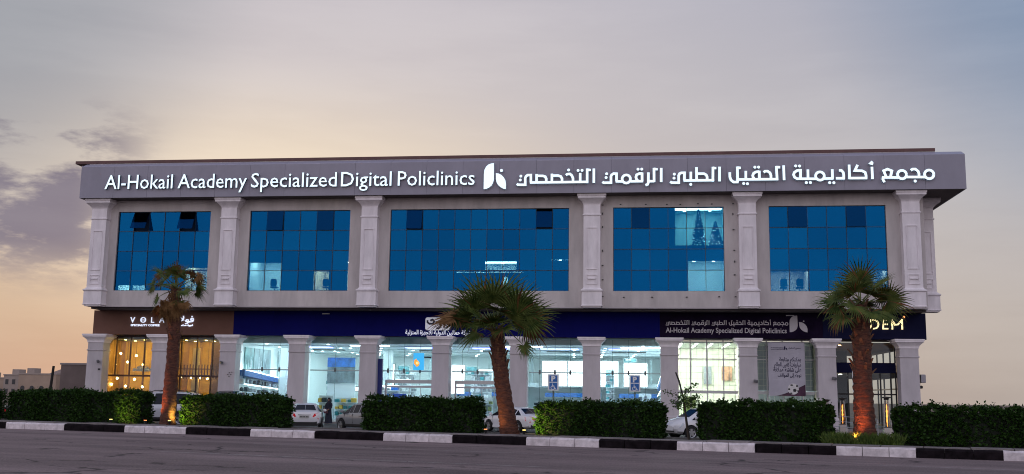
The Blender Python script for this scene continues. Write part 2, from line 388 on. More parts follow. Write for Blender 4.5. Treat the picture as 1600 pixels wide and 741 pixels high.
# strip behind the kerb: concrete slabs along the edge, soil behind
strip_m = mat('dusty_planting_soil', (.075, .055, .045), .95, noise=(2, .4, 8), bump=(12, .8))
q = MB(); strip(q, -40, 75, .25, 4.75, -.02, .30); struct('planting_strip', q, strip_m)
kerb2 = bpy.data.objects.new('pavement_edge', None); C.objects.link(kerb2); kerb2['kind'] = 'structure'; kerb2.location = (*K(0, .7), 0)
s = -16.0
while s < 56:
    L_ = 1.45 + R.uniform(-.1, .3); q = MB(); dz_ = R.uniform(-.015, .02); strip(q, s+.02, s+L_-.02, .235, 1.25 + R.uniform(-.05, .05), .2, .375+dz_); q.build('slab', kconc, kerb2); s += L_
q = MB(); strip(q, -40, 75, 4.76, 4.95, -.02, .32); struct('kerb_rear', q, kconc)
# pavement in front of the shops
pave_m = mat('shop_front_paving', (.22, .20, .20), .6, noise=(1.5, .15, 6))
struct('shop_pavement', MB().box(-46, 24, 70.2, 102, -.03, .13), pave_m)

# ------------------------------------------------------------------ the building
BF, BW, BC = 71.4, 72.62, 72.0      # fascia face, upper wall face, column face
bld = thing('commercial_building', 'long three storey building with white columns, blue mirror windows and deep grey fascia', 'building', (-10, 72, 0))
# upper wall as one mesh of butted blocks around the five windows
wins = [(-39.2, -31.9, 6), (-28.82, -21.16, 6), (-18.13, -5.06, 11), (-1.92, 5.82, 6), (8.91, 16.8, 6)]
Z0, ZS, ZH, Z1 = 8.30, 9.44, 15.42, 16.27
mb = MB(); x = -41.1
for a, b, n in wins: mb.box(x, a, BW, BW+.35, ZS, ZH); x = b
mb.box(x, 19.3, BW, BW+.35, ZS, ZH)
mb.box(-41.1, 19.3, BW, BW+.35, Z0, ZS); mb.box(-41.1, 19.3, BW, BW+.35, ZH, Z1)
mb.build('upper_wall', stucco, bld)
MB().box(-41.1, 19.3, BW-.03, BW+.2, 8.22, 8.298).build('wall_drip_edge', mat('pale_drip_edge', (.45, .41, .42), .6), bld)
# side and rear walls of the upper storeys, floor slab, roof slab
mb = MB(); mb.box(-41.1, -40.8, BW+.36, 102, Z0, Z1); mb.box(19.0, 19.3, BW+.36, 102, Z0, Z1); mb.box(-40.79, 18.99, 101.7, 102, Z0, Z1)
mb.build('side_wall', stucco, bld)
box('overhang_soffit', soffit, (-41.05, 19.28, BW+.36, 75.0, 8.10, 8.29), bld)
box('floor_slab', soffit, (-41.0, 19.2, 75.01, 101.6, 8.0, 8.28), bld)
mb = MB(); mb.box(-41.7, 21.75, BF+.25, 102.4, 16.28, 16.45); mb.build('eaves_soffit', soffit, bld)
# fascia of composite panels, each its own sheet, with a bevelled cap panel above
xs = [-41.77 + (21.85+41.77)*i/24 for i in range(25)]
g_ = .006
fb, ft = 16.27, 18.66
for i in range(24):
    box('fascia_panel', alu, (xs[i]+g_, xs[i+1]-g_, BF + R.uniform(0, .006), BF+.05, fb, ft), bld)
    q = MB(); a, b = xs[i]+g_, xs[i+1]-g_
    q.prism([(0, 0)], 0, 0) if False else None
    dzr = R.uniform(-.006, .006)
    q.add([(a, BF+.005, ft+.01), (b, BF+.005, ft+.01), (b, BF+.75, ft+.36+dzr), (a, BF+.75, ft+.36+dzr), (a, BF+.005, ft-.02), (b, BF+.005, ft-.02), (b, BF+.75, ft+.2), (a, BF+.75, ft+.2)],
          [(0,1,2,3),(4,7,6,5),(0,4,5,1),(1,5,6,2),(2,6,7,3),(3,7,4,0)])
    q.build('cap_panel', mat('pale_cap_panel', (.40, .385, .47), .38, metal=.2, noise=(.5, .05, 3)), bld)
mb = MB(); mb.box(-41.75, 21.83, BF+.051, BF+.24, fb+.005, ft-.03); mb.build('fascia_frame', dark_metal, bld)
mb = MB(); mb.box(-41.77, -41.7, BF+.06, 102.4, fb, ft+.1); mb.box(21.78, 21.85, BF+.06, 102.4, fb, ft); mb.build('fascia_return', alu, bld)
mb = MB(); mb.box(-42.75, 20.15, BF+.78, 102, 19.08, 19.30); mb.build('roof_edge', brownroof, bld)
mb = MB(); mb.box(-41.6, 20.1, BF+.80, 101.9, 18.3, 19.07); mb.build('parapet', stucco, bld)
# columns -----------------------------------------------------------------
def column(cx, cy, w, parent=bld, hw_base=.69, zt=Z1, depth=.34):
    h = w/2
    q = MB(); q.sqlathe([(h, depth, 9.62), (h*.985, depth*.98, 9.62+.001), (h*.985, depth*.98, 14.74), (h*1.09, depth*1.14, 14.76), (h*1.09, depth*1.14, 14.84), (h*.99, depth, 14.86), (h*.99, depth, 15.50)], cx, cy)
    sh = q.build('column', stone, parent)
    # recessed panel mouldings on the shaft
    fm = MB(); yf = cy-depth-.012; a, b = cx-h*.62, cx+h*.62
    for (z0, z1) in ((10.9, 13.9), (9.86, 10.55)):
        t = .05
        yf_ = yf-.03; fm.box(a, b, yf_, yf+.03, z1-t, z1); fm.box(a, b, yf_, yf+.03, z0, z0+t); fm.box(a, a+t, yf_, yf+.03, z0+t, z1-t); fm.box(b-t, b, yf_, yf+.03, z0+t, z1-t)
    fm.box(a+.12, b-.12, yf-.06, yf+.03, 10.20, 10.30)
    fm.build('panel_moulding', stone, sh)
    q = MB(); q.sqlathe([(.64, .42, 8.22), (.64, .42, 8.30), (.74, .52, 8.32), (.74, .52, 8.38), (.70, .48, 8.40), (.70, .48, 9.33), (.76, .56, 9.38), (.76, .56, 9.46), (.66, .42, 9.52), (h*1.0, depth, 9.62)], cx, cy); q.build('column_base', stone, sh)
    q = MB(); pr = [(h*.99, depth, 15.501)]
    for k in range(1, 7):
        t = k/6; e = (1-math.cos(t*PI/2)); pr.append((h + (.90-h)*e, depth+.34*e, 15.5+.42*t))
    pr += [(.98, .74, 15.96), (.98, .74, 16.10), (1.02, .78, 16.12), (1.02, .78, 16.262)]
    q.sqlathe(pr, cx, cy+.02); q.build('capital', stone, sh)
    return sh
for cx in (-40.40, -30.22, -19.55, -3.40, 7.38, 18.31): column(cx, BC+.34, 1.2)
column(20.0, 75.2, 1.1)
column(20.0, 88.0, 1.1)
# windows of the upper storeys -----------------------------------------------
GY = BW + .14
open_panes = {0: {(1, 3): .45, (4, 3): .38}, 1: {(1, 3): .10, (4, 3): .06}, 2: {(1, 3): .20, (9, 3): .26}, 3: {(1, 3): .02}, 4: {(1, 3): .05, (4, 3): .05}}
def H(y_px_rows): return y_px_rows
for wi, (a, b, n) in enumerate(wins):
    dx_ = (b-a)/n; dz_ = (ZH-ZS)/4
    fr = MB(); t = .035
    for i in range(n+1):
        xx = a+dx_*i; x0_, x1_ = max(a, xx-t/2), min(b, xx+t/2)
        if i in (0, n): x0_, x1_ = (a, a+t) if i == 0 else (b-t, b)
        fr.box(x0_, x1_, GY-.015, GY+.10, ZS, ZH)
    wf = fr.build('window', mullion, bld)
    for j in range(5):
        q = MB()
        for i in range(n):
            zz = ZS+dz_*j; z0_, z1_ = (zz-t/2, zz+t/2) if 0 < j < 4 else ((ZS, ZS+t) if j == 0 else (ZH-t, ZH))
            l0 = a+dx_*i+(t if i == 0 else t/2)+.001; l1 = a+dx_*(i+1)-(t if i == n-1 else t/2)-.001
            q.box(l0, l1, GY-.012, GY+.09, z0_, z1_)
        q.build('transom', mullion, wf, kind=None)
    for i in range(n):
        for j in range(4):
            x0_, x1_ = a+dx_*i+t/2+.002, a+dx_*(i+1)-t/2-.002; z0_, z1_ = ZS+dz_*j+t/2+.002, ZS+dz_*(j+1)-t/2-.002
            if i == 0: x0_ += t/2
            if i == n-1: x1_ -= t/2
            if j == 0: z0_ += t/2
            if j == 3: z1_ -= t/2
            op = open_panes.get(wi, {}).get((i, j), 0)
            tx, tz = R.uniform(-.002, .002), R.uniform(-.0015, .0015)
            hh = z1_-z0_; ww = x1_-x0_
            yb = GY + .03
            if op:
                s_, c_ = math.sin(op), math.cos(op)
                pts = [(x0_, yb-.06-hh*s_, z1_-hh*c_), (x1_, yb-.06-hh*s_, z1_-hh*c_), (x1_, yb-.06, z1_), (x0_, yb-.06, z1_)]
                back_ = [(p[0], p[1]+.02, p[2]) for p in pts]
                q = MB().add(pts+back_, [(0,1,2,3),(7,6,5,4),(0,4,5,1),(1,5,6,2),(2,6,7,3),(3,7,4,0)])
                po = q.build('open_pane', pane_dark_m, wf)
            else:
                pts = [(x0_, yb-tx-tz, z0_), (x1_, yb+tx-tz, z0_), (x1_, yb+tx+tz, z1_), (x0_, yb-tx+tz, z1_)]
                MB().add(pts + [(p[0], p[1]+.012, p[2]) for p in pts], [(0,1,2,3),(7,6,5,4),(0,4,5,1),(1,5,6,2),(2,6,7,3),(3,7,4,0)]).build('pane', R.choice(pane_v), wf)
# backing boards behind the mirror glass, with openings where rooms are lit
lit = {0: [(-33.75, -31.95, 9.46, 10.95), (-33.75, -31.95, 11.02, 11.18), (-39.0, -38.05, 9.46, 9.86), (-37.85, -36.8, 9.46, 9.86)],
       1: [(-28.75, -26.35, 9.46, 11.55), (-23.85, -22.7, 9.46, 10.9), (-21.3, -21.2, 9.5, 11.6)],
       2: [(-18.1, -18.0, 9.5, 11.3), (-11.1, -8.85, 11.0, 11.62), (-13.2, -8.3, 10.80, 10.86), (-6.35, -5.1, 11.68, 11.74), (-9.8, -9.45, 9.7, 10.5)],
       3: [(2.45, 5.78, 12.72, 15.38), (3.3, 5.78, 9.46, 11.6), (-1.9, -1.82, 9.5, 11.5)],
       4: [(8.95, 11.5, 9.46, 10.85), (15.75, 16.76, 9.9, 10.9)]}
for wi, (a, b, n) in enumerate(wins):
    rects = lit[wi]; q = MB(); Y = GY+.22
    xsb = sorted({a-.2, b+.2} | {r[0] for r in rects} | {r[1] for r in rects}); zsb = sorted({ZS-.2, ZH+.2} | {r[2] for r in rects} | {r[3] for r in rects})
    for i in range(len(xsb)-1):
        for j in range(len(zsb)-1):
            mx_, mz_ = (xsb[i]+xsb[i+1])/2, (zsb[j]+zsb[j+1])/2
            if any(r[0] < mx_ < r[1] and r[2] < mz_ < r[3] for r in rects): continue
            q.add([(xsb[i], Y, zsb[j]), (xsb[i+1], Y, zsb[j]), (xsb[i+1], Y, zsb[j+1]), (xsb[i], Y, zsb[j+1])], [(0,1,2,3)])
    q.build('window_backing', backing, bld)
# lit rooms: (x0,x1,z0,z1, wall colour, strength)
rm_cool = mat('clinic_wall_cool', (.62, .70, .70), .7, noise=(.8, .05, 3)); rm_warm = mat('clinic_wall_cream', (.66, .58, .50), .7); rm_teal = mat('clinic_wall_teal', (.30, .52, .52), .7)
rm_grey = mat('clinic_wall_mauve', (.34, .32, .36), .7)
lamp_m = mat('ceiling_lamp_glow', (1, 1, 1), .5, emit=(.86, .95, 1), estr=60)
roomp_m = mat('room_panel_glow', (1, 1, 1), .5, emit=(.88, .96, 1), estr=26); roompw_m = mat('room_panel_warm_glow', (1, 1, 1), .5, emit=(1, .88, .70), estr=24)
lampw_m = mat('ceiling_lamp_warm_glow', (1, 1, 1), .5, emit=(1, .86, .66), estr=60)
panel_m = mat('ceiling_light_panel_glow', (1, 1, 1), .5, emit=(.9, .97, 1), estr=14)
def room(x0, x1, z0, z1, wm, lm, k=6, depth=3.6):
    y0, y1 = GY+.3, GY+depth; w_ = .05
    mb = MB(); mb.box(x0-w_, x0, y0, y1, z0, z1); mb.box(x1, x1+w_, y0, y1, z0, z1); mb.box(x0-w_, x1+w_, y1, y1+w_, z0, z1); mb.box(x0-w_, x1+w_, y0, y1+w_, z0-w_, z0); mb.box(x0-w_, x1+w_, y0, y1+w_, z1, z1+w_)
    o = mb.build('lit_room', wm, bld)
    q = MB()
    nx = max(1, int((x1-x0)/1.3))
    for i in range(nx):
        for y_ in (y0+.7, y0+2.2):
            xx = x0+(x1-x0)*(i+.5)/nx; q.lathe([(.11, z1-.012), (.11, z1-.002)], (xx, y_, 0), 10)
    q.build('downlight', lm, o)
    MB().box(x0+.15, x1-.15, y0+1.2, y0+1.75, z1-.03, z1-.003).build('light_panel', roomp_m if lm is lamp_m else roompw_m, o)
    return o
room(-33.9, -31.7, 9.3, 11.6, rm_warm, lampw_m); room(-39.2, -36.6, 9.3, 10.9, rm_cool, lamp_m)
room(-29, -26.2, 9.3, 12.0, rm_cool, lamp_m); room(-24, -21.0, 9.3, 11.8, rm_warm, lampw_m)
room(-13.4, -8.2, 9.3, 11.75, rm_cool, lamp_m); room(-6.5, -5.0, 9.3, 11.8, rm_cool, lamp_m)
room(2.3, 5.95, 12.5, 15.6, rm_teal, lamp_m); room(3.15, 5.95, 9.3, 11.9, rm_cool, lamp_m)
room(8.75, 11.7, 9.3, 11.3, rm_grey, lampw_m); room(15.5, 16.95, 9.3, 11.3, rm_grey, lampw_m)
# furniture seen in the lit rooms
chair_m = mat('dark_blue_upholstery', (.03, .05, .10), .7)
def armchair(x, y, z, label, s=1):
    t = thing('office_chair', label, 'chair', (x, y, z))
    q = MB(); q.box(x-.24*s, x+.24*s, y-.24, y+.24, z+.40, z+.50); q.build('seat', chair_m, t)
    q = MB(); q.sqlathe([(.20, .04, z+.52), (.24, .05, z+.7), (.22, .05, z+1.0), (.15, .03, z+1.08)], x, y-.22); q.build('backrest', chair_m, t)
    q = MB(); q.tube([(x, y, z+.05), (x, y, z+.4)], .035); 
    for k in range(5):
        a_ = k*2*PI/5; q.tube([(x, y, z+.09), (x+.26*math.cos(a_), y+.26*math.sin(a_), z+.04)], .02, 6)
    q.build('swivel_base', dark_metal, t)
armchair(9.9, 73.6, 9.32, 'dark swivel chair behind the leftmost lit pane of the window by the right palm')
armchair(11.0, 73.55, 9.32, 'dark swivel chair behind the second lit pane of the window by the right palm')
armchair(-23.0, 73.5, 9.32, 'dark swivel chair in the small warm lit pane of the second blue window')
armchair(-27.0, 73.5, 9.32, 'dark swivel chair in the two pane lit room of the second blue window')
tree_m = mat('dark_decorated_tree', (.01, .06, .09), .8); bulb_w = mat('tree_bulb_glow', (1, 1, 1), .5, emit=(.8, .95, 1), estr=14)
for (x, y, z, h, lb) in ((4.15, 73.9, 12.52, 2.9, 'tall dark decorated fir tree with small lights in the upper lit window'), (5.35, 74.3, 12.52, 2.1, 'shorter dark decorated fir tree beside the taller one, upper lit window')):
    t = thing('decorated_tree', lb, 'tree', (x, y, z)); q = MB()
    for k in range(420):
        u = R.random()**.7; r = (1-u)*.62*R.uniform(.4, 1); a_ = R.uniform(0, 2*PI); px, py, pz = x+r*math.cos(a_), y+r*math.sin(a_), z+.2+u*(h-.2)
        e = .10; q.add([(px-e, py, pz-.03), (px+e, py+R.uniform(-e, e), pz-.06), (px, py, pz+.1)], [(0,1,2)])
    q.build('foliage', tree_m, t); q = MB(); q.tube([(x, y, z), (x, y, z+.5)], .05); q.build('stand', dark_metal, t)
    q = MB()
    for k in range(26):
        u = R.random(); r = (1-u)*.6; a_ = R.uniform(PI, 2*PI); q.lathe([(.012, 0), (.022, .015), (.012, .03)], (x+r*math.cos(a_), y+r*math.sin(a_), z+.3+u*(h-.4)), 5)
    q.build('fairy_light', bulb_w, t, kind='stuff')
# small leftover fixing brackets round the fourth window
br = [(-1.39,15.63),(.39,15.62),(1.87,15.6),(2.81,15.59),(4.04,15.63),(5,15.6),(6.47,15.61),(6.45,14.88),(6.47,13.76),(6.5,12.3),(6.51,11.51),(6.49,10.58),(6.52,9.05),(5.4,9.05),(3.18,9.02),(.79,9.01),(-1.18,9),(-2.66,9.06),(-2.66,10.24),(-2.66,11.26),(-2.66,12.31),(-2.66,14.01),(-2.66,14.98),(-2.66,15.6)]
for (x, z) in br:
    box('bracket', dark_metal, (x-.06, x+.06, BW-.07, BW-.001, z-.03, z+.03) if R.random() < .5 or z < 9.2 or z > 15.5 else (x-.03, x+.03, BW-.07, BW-.001, z-.07, z+.07), bld)
# ------------------------------------------------------------------ ground storey
YB, YP, YG = 74.3, 73.8, 75.15
ZB0, ZB1 = 6.27, 8.095
for nm, m_, a, b in (('brown_sign_band', brownband, -41.5, -30.34), ('blue_sign_band', blueband, -30.33, 1.34), ('black_sign_band', blackband, 1.35, 12.6), ('navy_sign_band', navyband, 12.61, 19.55)):
    n = max(1, round((b-a)/3.2)) if nm != 'black_sign_band' else 1
    for i in range(n):
        x0_, x1_ = a+(b-a)*i/n, a+(b-a)*(i+1)/n
        box('sign_band_panel', m_, (x0_+.003, x1_-.003, YB + (-.03 if nm == 'black_sign_band' else R.uniform(0, .006)), YB+.4, ZB0, ZB1), bld)
box('band_underside', soffit, (-41.45, 19.5, YB+.401, YG+.28, 6.243, ZB1), bld)
for i, x in enumerate((-23.2, -6.9, 10.4)):
    q = MB(); q.box(x-.28, x+.28, YB-.11, YB-.01, 7.86, 7.93); q.build('band_lamp', mat('small_lamp_housing', (.5, .5, .5), .5), bld)
piers = [-40.9, -35.78, -30.46, -25.15, -19.78, -14.40, -8.72, -3.50, 1.98, 7.42, 12.74, 18.22]
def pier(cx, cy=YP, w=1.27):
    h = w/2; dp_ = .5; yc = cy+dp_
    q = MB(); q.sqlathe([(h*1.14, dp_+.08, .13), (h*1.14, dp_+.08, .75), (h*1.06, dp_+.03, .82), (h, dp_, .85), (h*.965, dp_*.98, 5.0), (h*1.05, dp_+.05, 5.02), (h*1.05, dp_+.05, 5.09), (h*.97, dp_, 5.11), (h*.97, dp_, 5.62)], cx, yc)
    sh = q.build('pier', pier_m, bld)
    q = MB(); pr = [(h*.97, dp_, 5.62), (h*1.05, dp_+.04, 5.63), (h*1.05, dp_+.04, 5.70)]
    for k in range(1, 6):
        t = k/5; e = 1-math.cos(t*PI/2); pr.append((h*1.05+(.90-h*1.05)*e, dp_+.04+.2*e, 5.70+.32*t))
    pr += [(.95, dp_+.30, 6.05), (.95, dp_+.30, 6.14), (.99, dp_+.33, 6.15), (.99, dp_+.33, 6.262)]
    q.sqlathe(pr, cx, yc); q.build('capital', stone, sh)
    return sh
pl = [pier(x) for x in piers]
def spot(x, z, parent, y=YP-.05):
    q = MB(); q.box(x-.05, x+.05, y-.02, y+.05, z-.10, z+.10); q.tube([(x, y-.06, z+.02), (x+.16, y-.25, z-.05)], [.10, .11], 10); q.build('wall_spotlight', mat('grey_spotlight', (.16, .16, .17), .4, metal=.3), parent)
for (i, dx_, z) in ((0, .30, 4.22), (2, -.45, 4.22), (10, .35, 3.55), (9, .38, 3.3)): spot(piers[i]+dx_, z, pl[i])
q = MB(); q.box(piers[0]+.36, piers[0]+.5, YP-.08, YP+.02, 3.56, 3.68); q.build('door_camera', dark_metal, pl[0])
q = MB()
for (x, z) in ((0, 0), (.12, .12), (.24, -.02), (.1, -.15), (.3, .16)): q.lathe([(.05, -.02), (.05, .02)], (piers[2]+.1+x, YP-.02, 3.35+z), 8)
q.build('cable_outlet', dark_metal, pl[2])
# inner structure: slabs, partitions, rear wall
box('partition_wall', rm_cool, (-30.42, -30.36, YG+.3, 100.9, .13, 6.25), bld)
box('partition_wall', gwhite, (-30.35, -30.29, YG+.3, 100.9, .13, 6.25), bld)
box('partition_wall', gwhite, (1.93, 2.03, YG+.3, 100.9, .13, 6.25), bld)
box('partition_wall', mat('clinic_wall_ivory', (.74, .74, .62), .7), (12.62, 12.72, YG+.3, 90, .13, 6.25), bld)
box('shop_floor', mat('glossy_shop_tiles', (.55, .6, .62), .15), (-30.28, 1.92, YG+.1, 101, .131, .15), bld)
box('rear_wall', gwhite, (-30.28, 1.92, 100.9, 101.2, .15, 8), bld)
box('shop_ceiling', gwhite, (-30.28, 1.92, YG+1.2, 101, 5.80, 5.9), bld)
box('ceiling_bulkhead', mat('grey_green_bulkhead', (.40, .50, .50), .6), (-30.28, 1.92, YG+1.0, YG+1.19, 5.80, 6.25), bld)
# shop glazing: tall frameless panes with a steel rail and clamps
bays = {2: [-30.34+.75, -28.24, -26.9, -25.75], 3: [-24.5, -22.6, -20.4], 4: [-19.1, -18.56, -17.36, -16.16, -15.05], 5: [-13.7, -13.0, -11.87, -10.6, -9.35], 6: [-8.05, -7.31, -6.2, -5.08, -4.15], 7: [-2.85, -2.04, -.9, .29, 1.32]}
for bi, xs_ in bays.items():
    x0_, x1_ = piers[bi]+.62, piers[bi+1]-.62
    cuts = [x0_] + [v for v in xs_ if x0_+.3 < v < x1_-.3] + [x1_]
    zlow = .16 if bi not in (4, 5) else 2.72
    fr = MB(); fr.box(x0_, x1_, YG+.05, YG+.13, 3.72, 3.80)
    gl = fr.build('shop_window', steel, bld)
    for k in range(len(cuts)-1):
        a, b = cuts[k]+.006, cuts[k+1]-.006
        for z0_, z1_ in ((zlow, 3.755), (3.77, 6.24)):
            MB().add([(a, YG, z0_), (b, YG, z0_), (b, YG, z1_), (a, YG, z1_), (a, YG+.012, z0_), (b, YG+.012, z0_), (b, YG+.012, z1_), (a, YG+.012, z1_)], [(0,1,2,3),(7,6,5,4),(0,4,5,1),(1,5,6,2),(2,6,7,3),(3,7,4,0)]).build('glass_pane', shopglass, gl)
    for v in cuts[1:-1]:
        q = MB(); q.box(v-.07, v+.07, YG-.05, YG-.004, 3.62, 3.94); q.build('glass_clamp', mat('dark_steel_clamp', (.10, .11, .12), .4, metal=.6), gl)
        q = MB(); q.box(v-.012, v+.012, YG+.02, YG+.045, 3.81, 6.2); q.box(v-.012, v+.012, YG+.02, YG+.045, zlow, 3.71); q.build('glass_fin', mat('green_glass_edge', (.10, .22, .22), .2), gl)
    box('head_trim', mat('aqua_head_trim', (.30, .52, .54), .4), (x0_-.2, x1_+.2, YG-.12, YG-.02, 6.16, 6.255), bld)
# arched corner fillets
for i in range(11):
    for sgn, xx in ((1, piers[i]+.62), (-1, piers[i+1]-.62)):
        q = MB(); r_a = .75; pts = [(xx, ZB0-.005)] + [(xx+sgn*r_a*(1-math.sin(t*PI/2/6)) , ZB0-.005-r_a*(1-math.cos(t*PI/2/6))) for t in range(0, 7)]
        pts = [(xx, ZB0-.005), (xx+sgn*r_a, ZB0-.005)] + [(xx+sgn*(r_a-r_a*math.sin(t*PI/12)), ZB0-.005-(r_a-r_a*math.cos(t*PI/12))) for t in range(1, 7)]
        if sgn > 0: pts = pts[::-1]
        q.prism(pts, YG-.20, YG-.14); recalc(q.build('arch_corner', [stone, stone, stone][0] if i > 1 else brown_metal, bld))
# ------------------------------------------------------------------ shop interior
led = panel_m
blue_led = mat('violet_light_strip_glow', (.3, .3, 1), .5, emit=(.30, .32, 1), estr=3.2)
def downlights(xs_, ys_, z, m_, r=.11, parent=bld):
    for x in xs_:
        for y in ys_:
            MB().lathe([(r, z-.03), (r, z-.004)], (x, y, 0), 10).build('downlight', m_, parent)
dl = mat('shop_downlight_glow', (1, 1, 1), .5, emit=(.82, .98, 1), estr=560)
for x_, y_ in [[-17.39,79.61],[-18.32,83.07],[-19.24,86.45],[-20.17,89.87],[-21.12,93.38],[-22.1,97.03],[-20.32,80.05],[-21.27,83.54],[-22.19,86.96],[-23.12,90.41],[-24.08,93.96],[-25.07,97.64],[-11.94,79.63],[-12.64,83.06],[-13.32,86.41],[-14.0,89.8],[-14.7,93.28],[-15.43,96.88],[-14.8,80.06],[-15.5,83.53],[-16.18,86.92],[-16.87,90.34],[-17.57,93.85],[-18.31,97.48],[0.16,76.63],[-0.04,80.7],[-0.2,84.0],[-0.35,87.21],[-0.51,90.44],[-0.67,93.74],[-0.84,97.15],[-2.74,80.31],[-2.94,83.74],[-3.13,87.08],[-3.32,90.45],[-3.51,93.91],[-3.72,97.48],[-5.12,79.88],[-5.35,83.42],[-5.57,86.89],[-5.8,90.39],[-6.03,94.0],[-6.26,97.74],[-28.67,77.01],[-29.25,80.0],[-29.58,82.46],[-23.93,77.45],[-27.13,83.15],[-28.98,89.24],[-28.15,89.51],[-24.7,83.49],[-23.83,83.35],[-26.94,89.29],[-27.25,91.46],[-25.79,89.71],[-26.15,92.13],[-26.6,95.39],[-32.35,97.98],[-31.44,98.29]]: downlights([x_], [y_], 5.80, dl, .10)
for x in (-26.5, -17.2, -11.8, -6.4, -1.0):
    q = MB(); q.box(x-1.5, x+1.5, 81.0, 82.4, 5.74, 5.79); q.build('ceiling_light_strip', blue_led, bld)
    q = MB(); q.box(x-1.4, x+1.4, 86.0, 86.25, 5.70, 5.79); q.build('ceiling_grille', mat('dark_grille', (.12, .14, .14), .6), bld)
for x in (-21, -9, 0):
    q = MB(); q.box(x-1.5, x+1.5, 78.6, 79.2, 5.75, 5.79); q.build('ceiling_light_panel', panel_m, bld)
def fixture(nm, label, cat, b, m_, group=None):
    o = MB().box(*b).build(nm, m_); tag(o, label, cat, group); return o
# back gallery: lower recess, parapet and bright lightboxes
box('gallery_parapet', gwhite, (-20, 1.92, 95, 95.2, 2.95, 3.3), bld)
box('gallery_slab', gwhite, (-20, 1.92, 95.2, 100.88, 2.9, 3.0), bld)
beam_m = mat('ceiling_beam_grey', (.42, .52, .54), .6)
for y_ in (79.5, 84.5, 89.5, 94): box('ceiling_beam', beam_m, (-30.28, 1.92, y_, y_+.14, 5.75, 5.798), bld)
for x_ in (-27.0, -25.6, -19.5, -13.9, -9.9, -3.0, .9):
    box('wall_pilaster', beam_m, (x_-.09, x_+.09, 94.9, 94.99, 3.3, 5.55), bld)
lb_m = mat('lightbox_glow', (1, 1, 1), .5, emit=(.95, 1, 1), estr=1.5)
for i, (x0_, x1_, z0_, z1_) in enumerate(((-9.0, -2.0, 2.98, 5.35), (-1.6, .6, 2.98, 5.2), (-17.4, -16.1, 2.2, 4.9), (-14.9, -13.5, 3.3, 4.5), (-12.0, -10.6, 2.2, 4.9))):
    t = thing('lightbox', ['large white lightbox on the gallery wall behind the left parking sign', 'white lightbox on the gallery wall behind the right parking sign', 'tall narrow white lightbox left of the first entrance', 'small white lightbox between the two entrances', 'tall narrow white lightbox behind the second entrance'][i], 'lightbox', ((x0_+x1_)/2, 94.6, z0_))
    q = MB(); q.box(x0_, x1_, 94.55, 94.70, z0_, z1_); q.build('frame', steel, t)
    q = MB(); n = max(1, int((x1_-x0_)/1.8))
    for k in range(n):
        a, b = x0_+(x1_-x0_)*k/n+.05, x0_+(x1_-x0_)*(k+1)/n-.05
        MB().box(a, b, 94.50, 94.545, z0_+.05, z1_-.05).build('light_panel', lb_m, t)
navy_p = mat('shop_blue_header', (.015, .11, .36), .5)
for i, (x0_, x1_, z0_, z1_) in enumerate(((-22.4, -21.25, 3.9, 4.75), (-16.0, -14.9, 3.9, 4.75), (-1.6, -.4, 5.22, 5.6))):
    t = thing('wall_screen', ['teal picture screen on the rear wall behind the left entrance', 'teal picture screen on the rear wall behind the right entrance', 'teal picture screen above the lightbox behind the right parking sign'][i], 'screen', (x0_, 94.4, z0_))
    MB().box(x0_, x1_, 94.3, 94.42, z0_, z1_).build('frame', wall_teal, t); MB().box(x0_+.08, x1_-.08, 94.27, 94.299, z0_+.08, z1_-.08).build('picture', mat('teal_screen_print', (.10, .28, .32), .4, noise=(3, .6, 5)), t); MB().box(x0_+.2, x0_+.7, 94.2, 94.26, z0_+.15, z0_+.35).build('caption_strip', mat('caption_white', (.7, .8, .85), .4), t)
for i, (x0_, x1_, z0_, z1_) in enumerate(((-24.0, -22.7, 2.95, 4.85), (-28.4, -27.8, 2.3, 2.68), (-27.2, -25.3, 2.34, 2.7), (-28.4, -27.9, 1.6, 1.85))):
    t = thing('lit_sign_board', ['tall lit white board on the rear wall left of the first entrance', 'small lit header sign above the person, left one', 'wide lit header sign above the silver car', 'small low lit header sign above the person'][i], 'sign', (x0_, 94.4, z0_))
    MB().box(x0_-.06, x1_+.06, 94.3, 94.4, z0_-.06, z1_+.06).build('frame', dark_metal, t); MB().box(x0_, x1_, 94.26, 94.299, z0_, z1_).build('light_panel', lb_m, t)
for i, (x0_, x1_) in enumerate(((-8.7, -3.6), (-2.0, 1.4), (-17, -11))):
    fixture('header_board', ['blue header board under the gallery at left parking sign', 'blue header board under the gallery at right parking sign', 'blue header board behind the two glass entrances'][i], 'board', (x0_, x1_, 94.6, 94.8, 2.05, 2.42), navy_p)
# left wall (x=-30.28) and right wall (x=1.92): posters, header strip, shelves with goods
poster_grey = mat('grey_crystal_poster', (.17, .24, .26), .5, noise=(1.6, .6, 6, (1, 1, .6)))
poster_teal = mat('teal_shadow_poster', (.10, .22, .23), .5, noise=(1.2, .5, 5))
for i, (y0_, y1_, m_, lb) in enumerate(((76.6, 78.4, poster_teal, 'tall dark teal poster nearest the glass on the shop side wall'), (78.5, 82.2, poster_grey, 'wide grey crystal vase poster on the shop side wall'), (84.0, 88.0, poster_grey, 'grey crystal poster deeper in the shop past the white pilaster'))):
    t = fixture('wall_poster', lb, 'poster', (-30.27, -30.2, y0_, y1_, 3.1, 5.5), m_)
    q = MB(); 
    for k in range(9):
        yy = y0_+.3+(y1_-y0_-.6)*R.random(); zz = 3.25; h_ = R.uniform(.5, 1.7); w_ = R.uniform(.05, .16)
        q.add([(-30.195, yy-w_, zz), (-30.195, yy+w_, zz), (-30.195, yy+w_*.3, zz+h_), (-30.195, yy-w_*.3, zz+h_)], [(0,1,2,3)])
    q.build('printed_crystal', mat('pale_print', (.55, .62, .68), .5, noise=(8, .4, 4)), t)
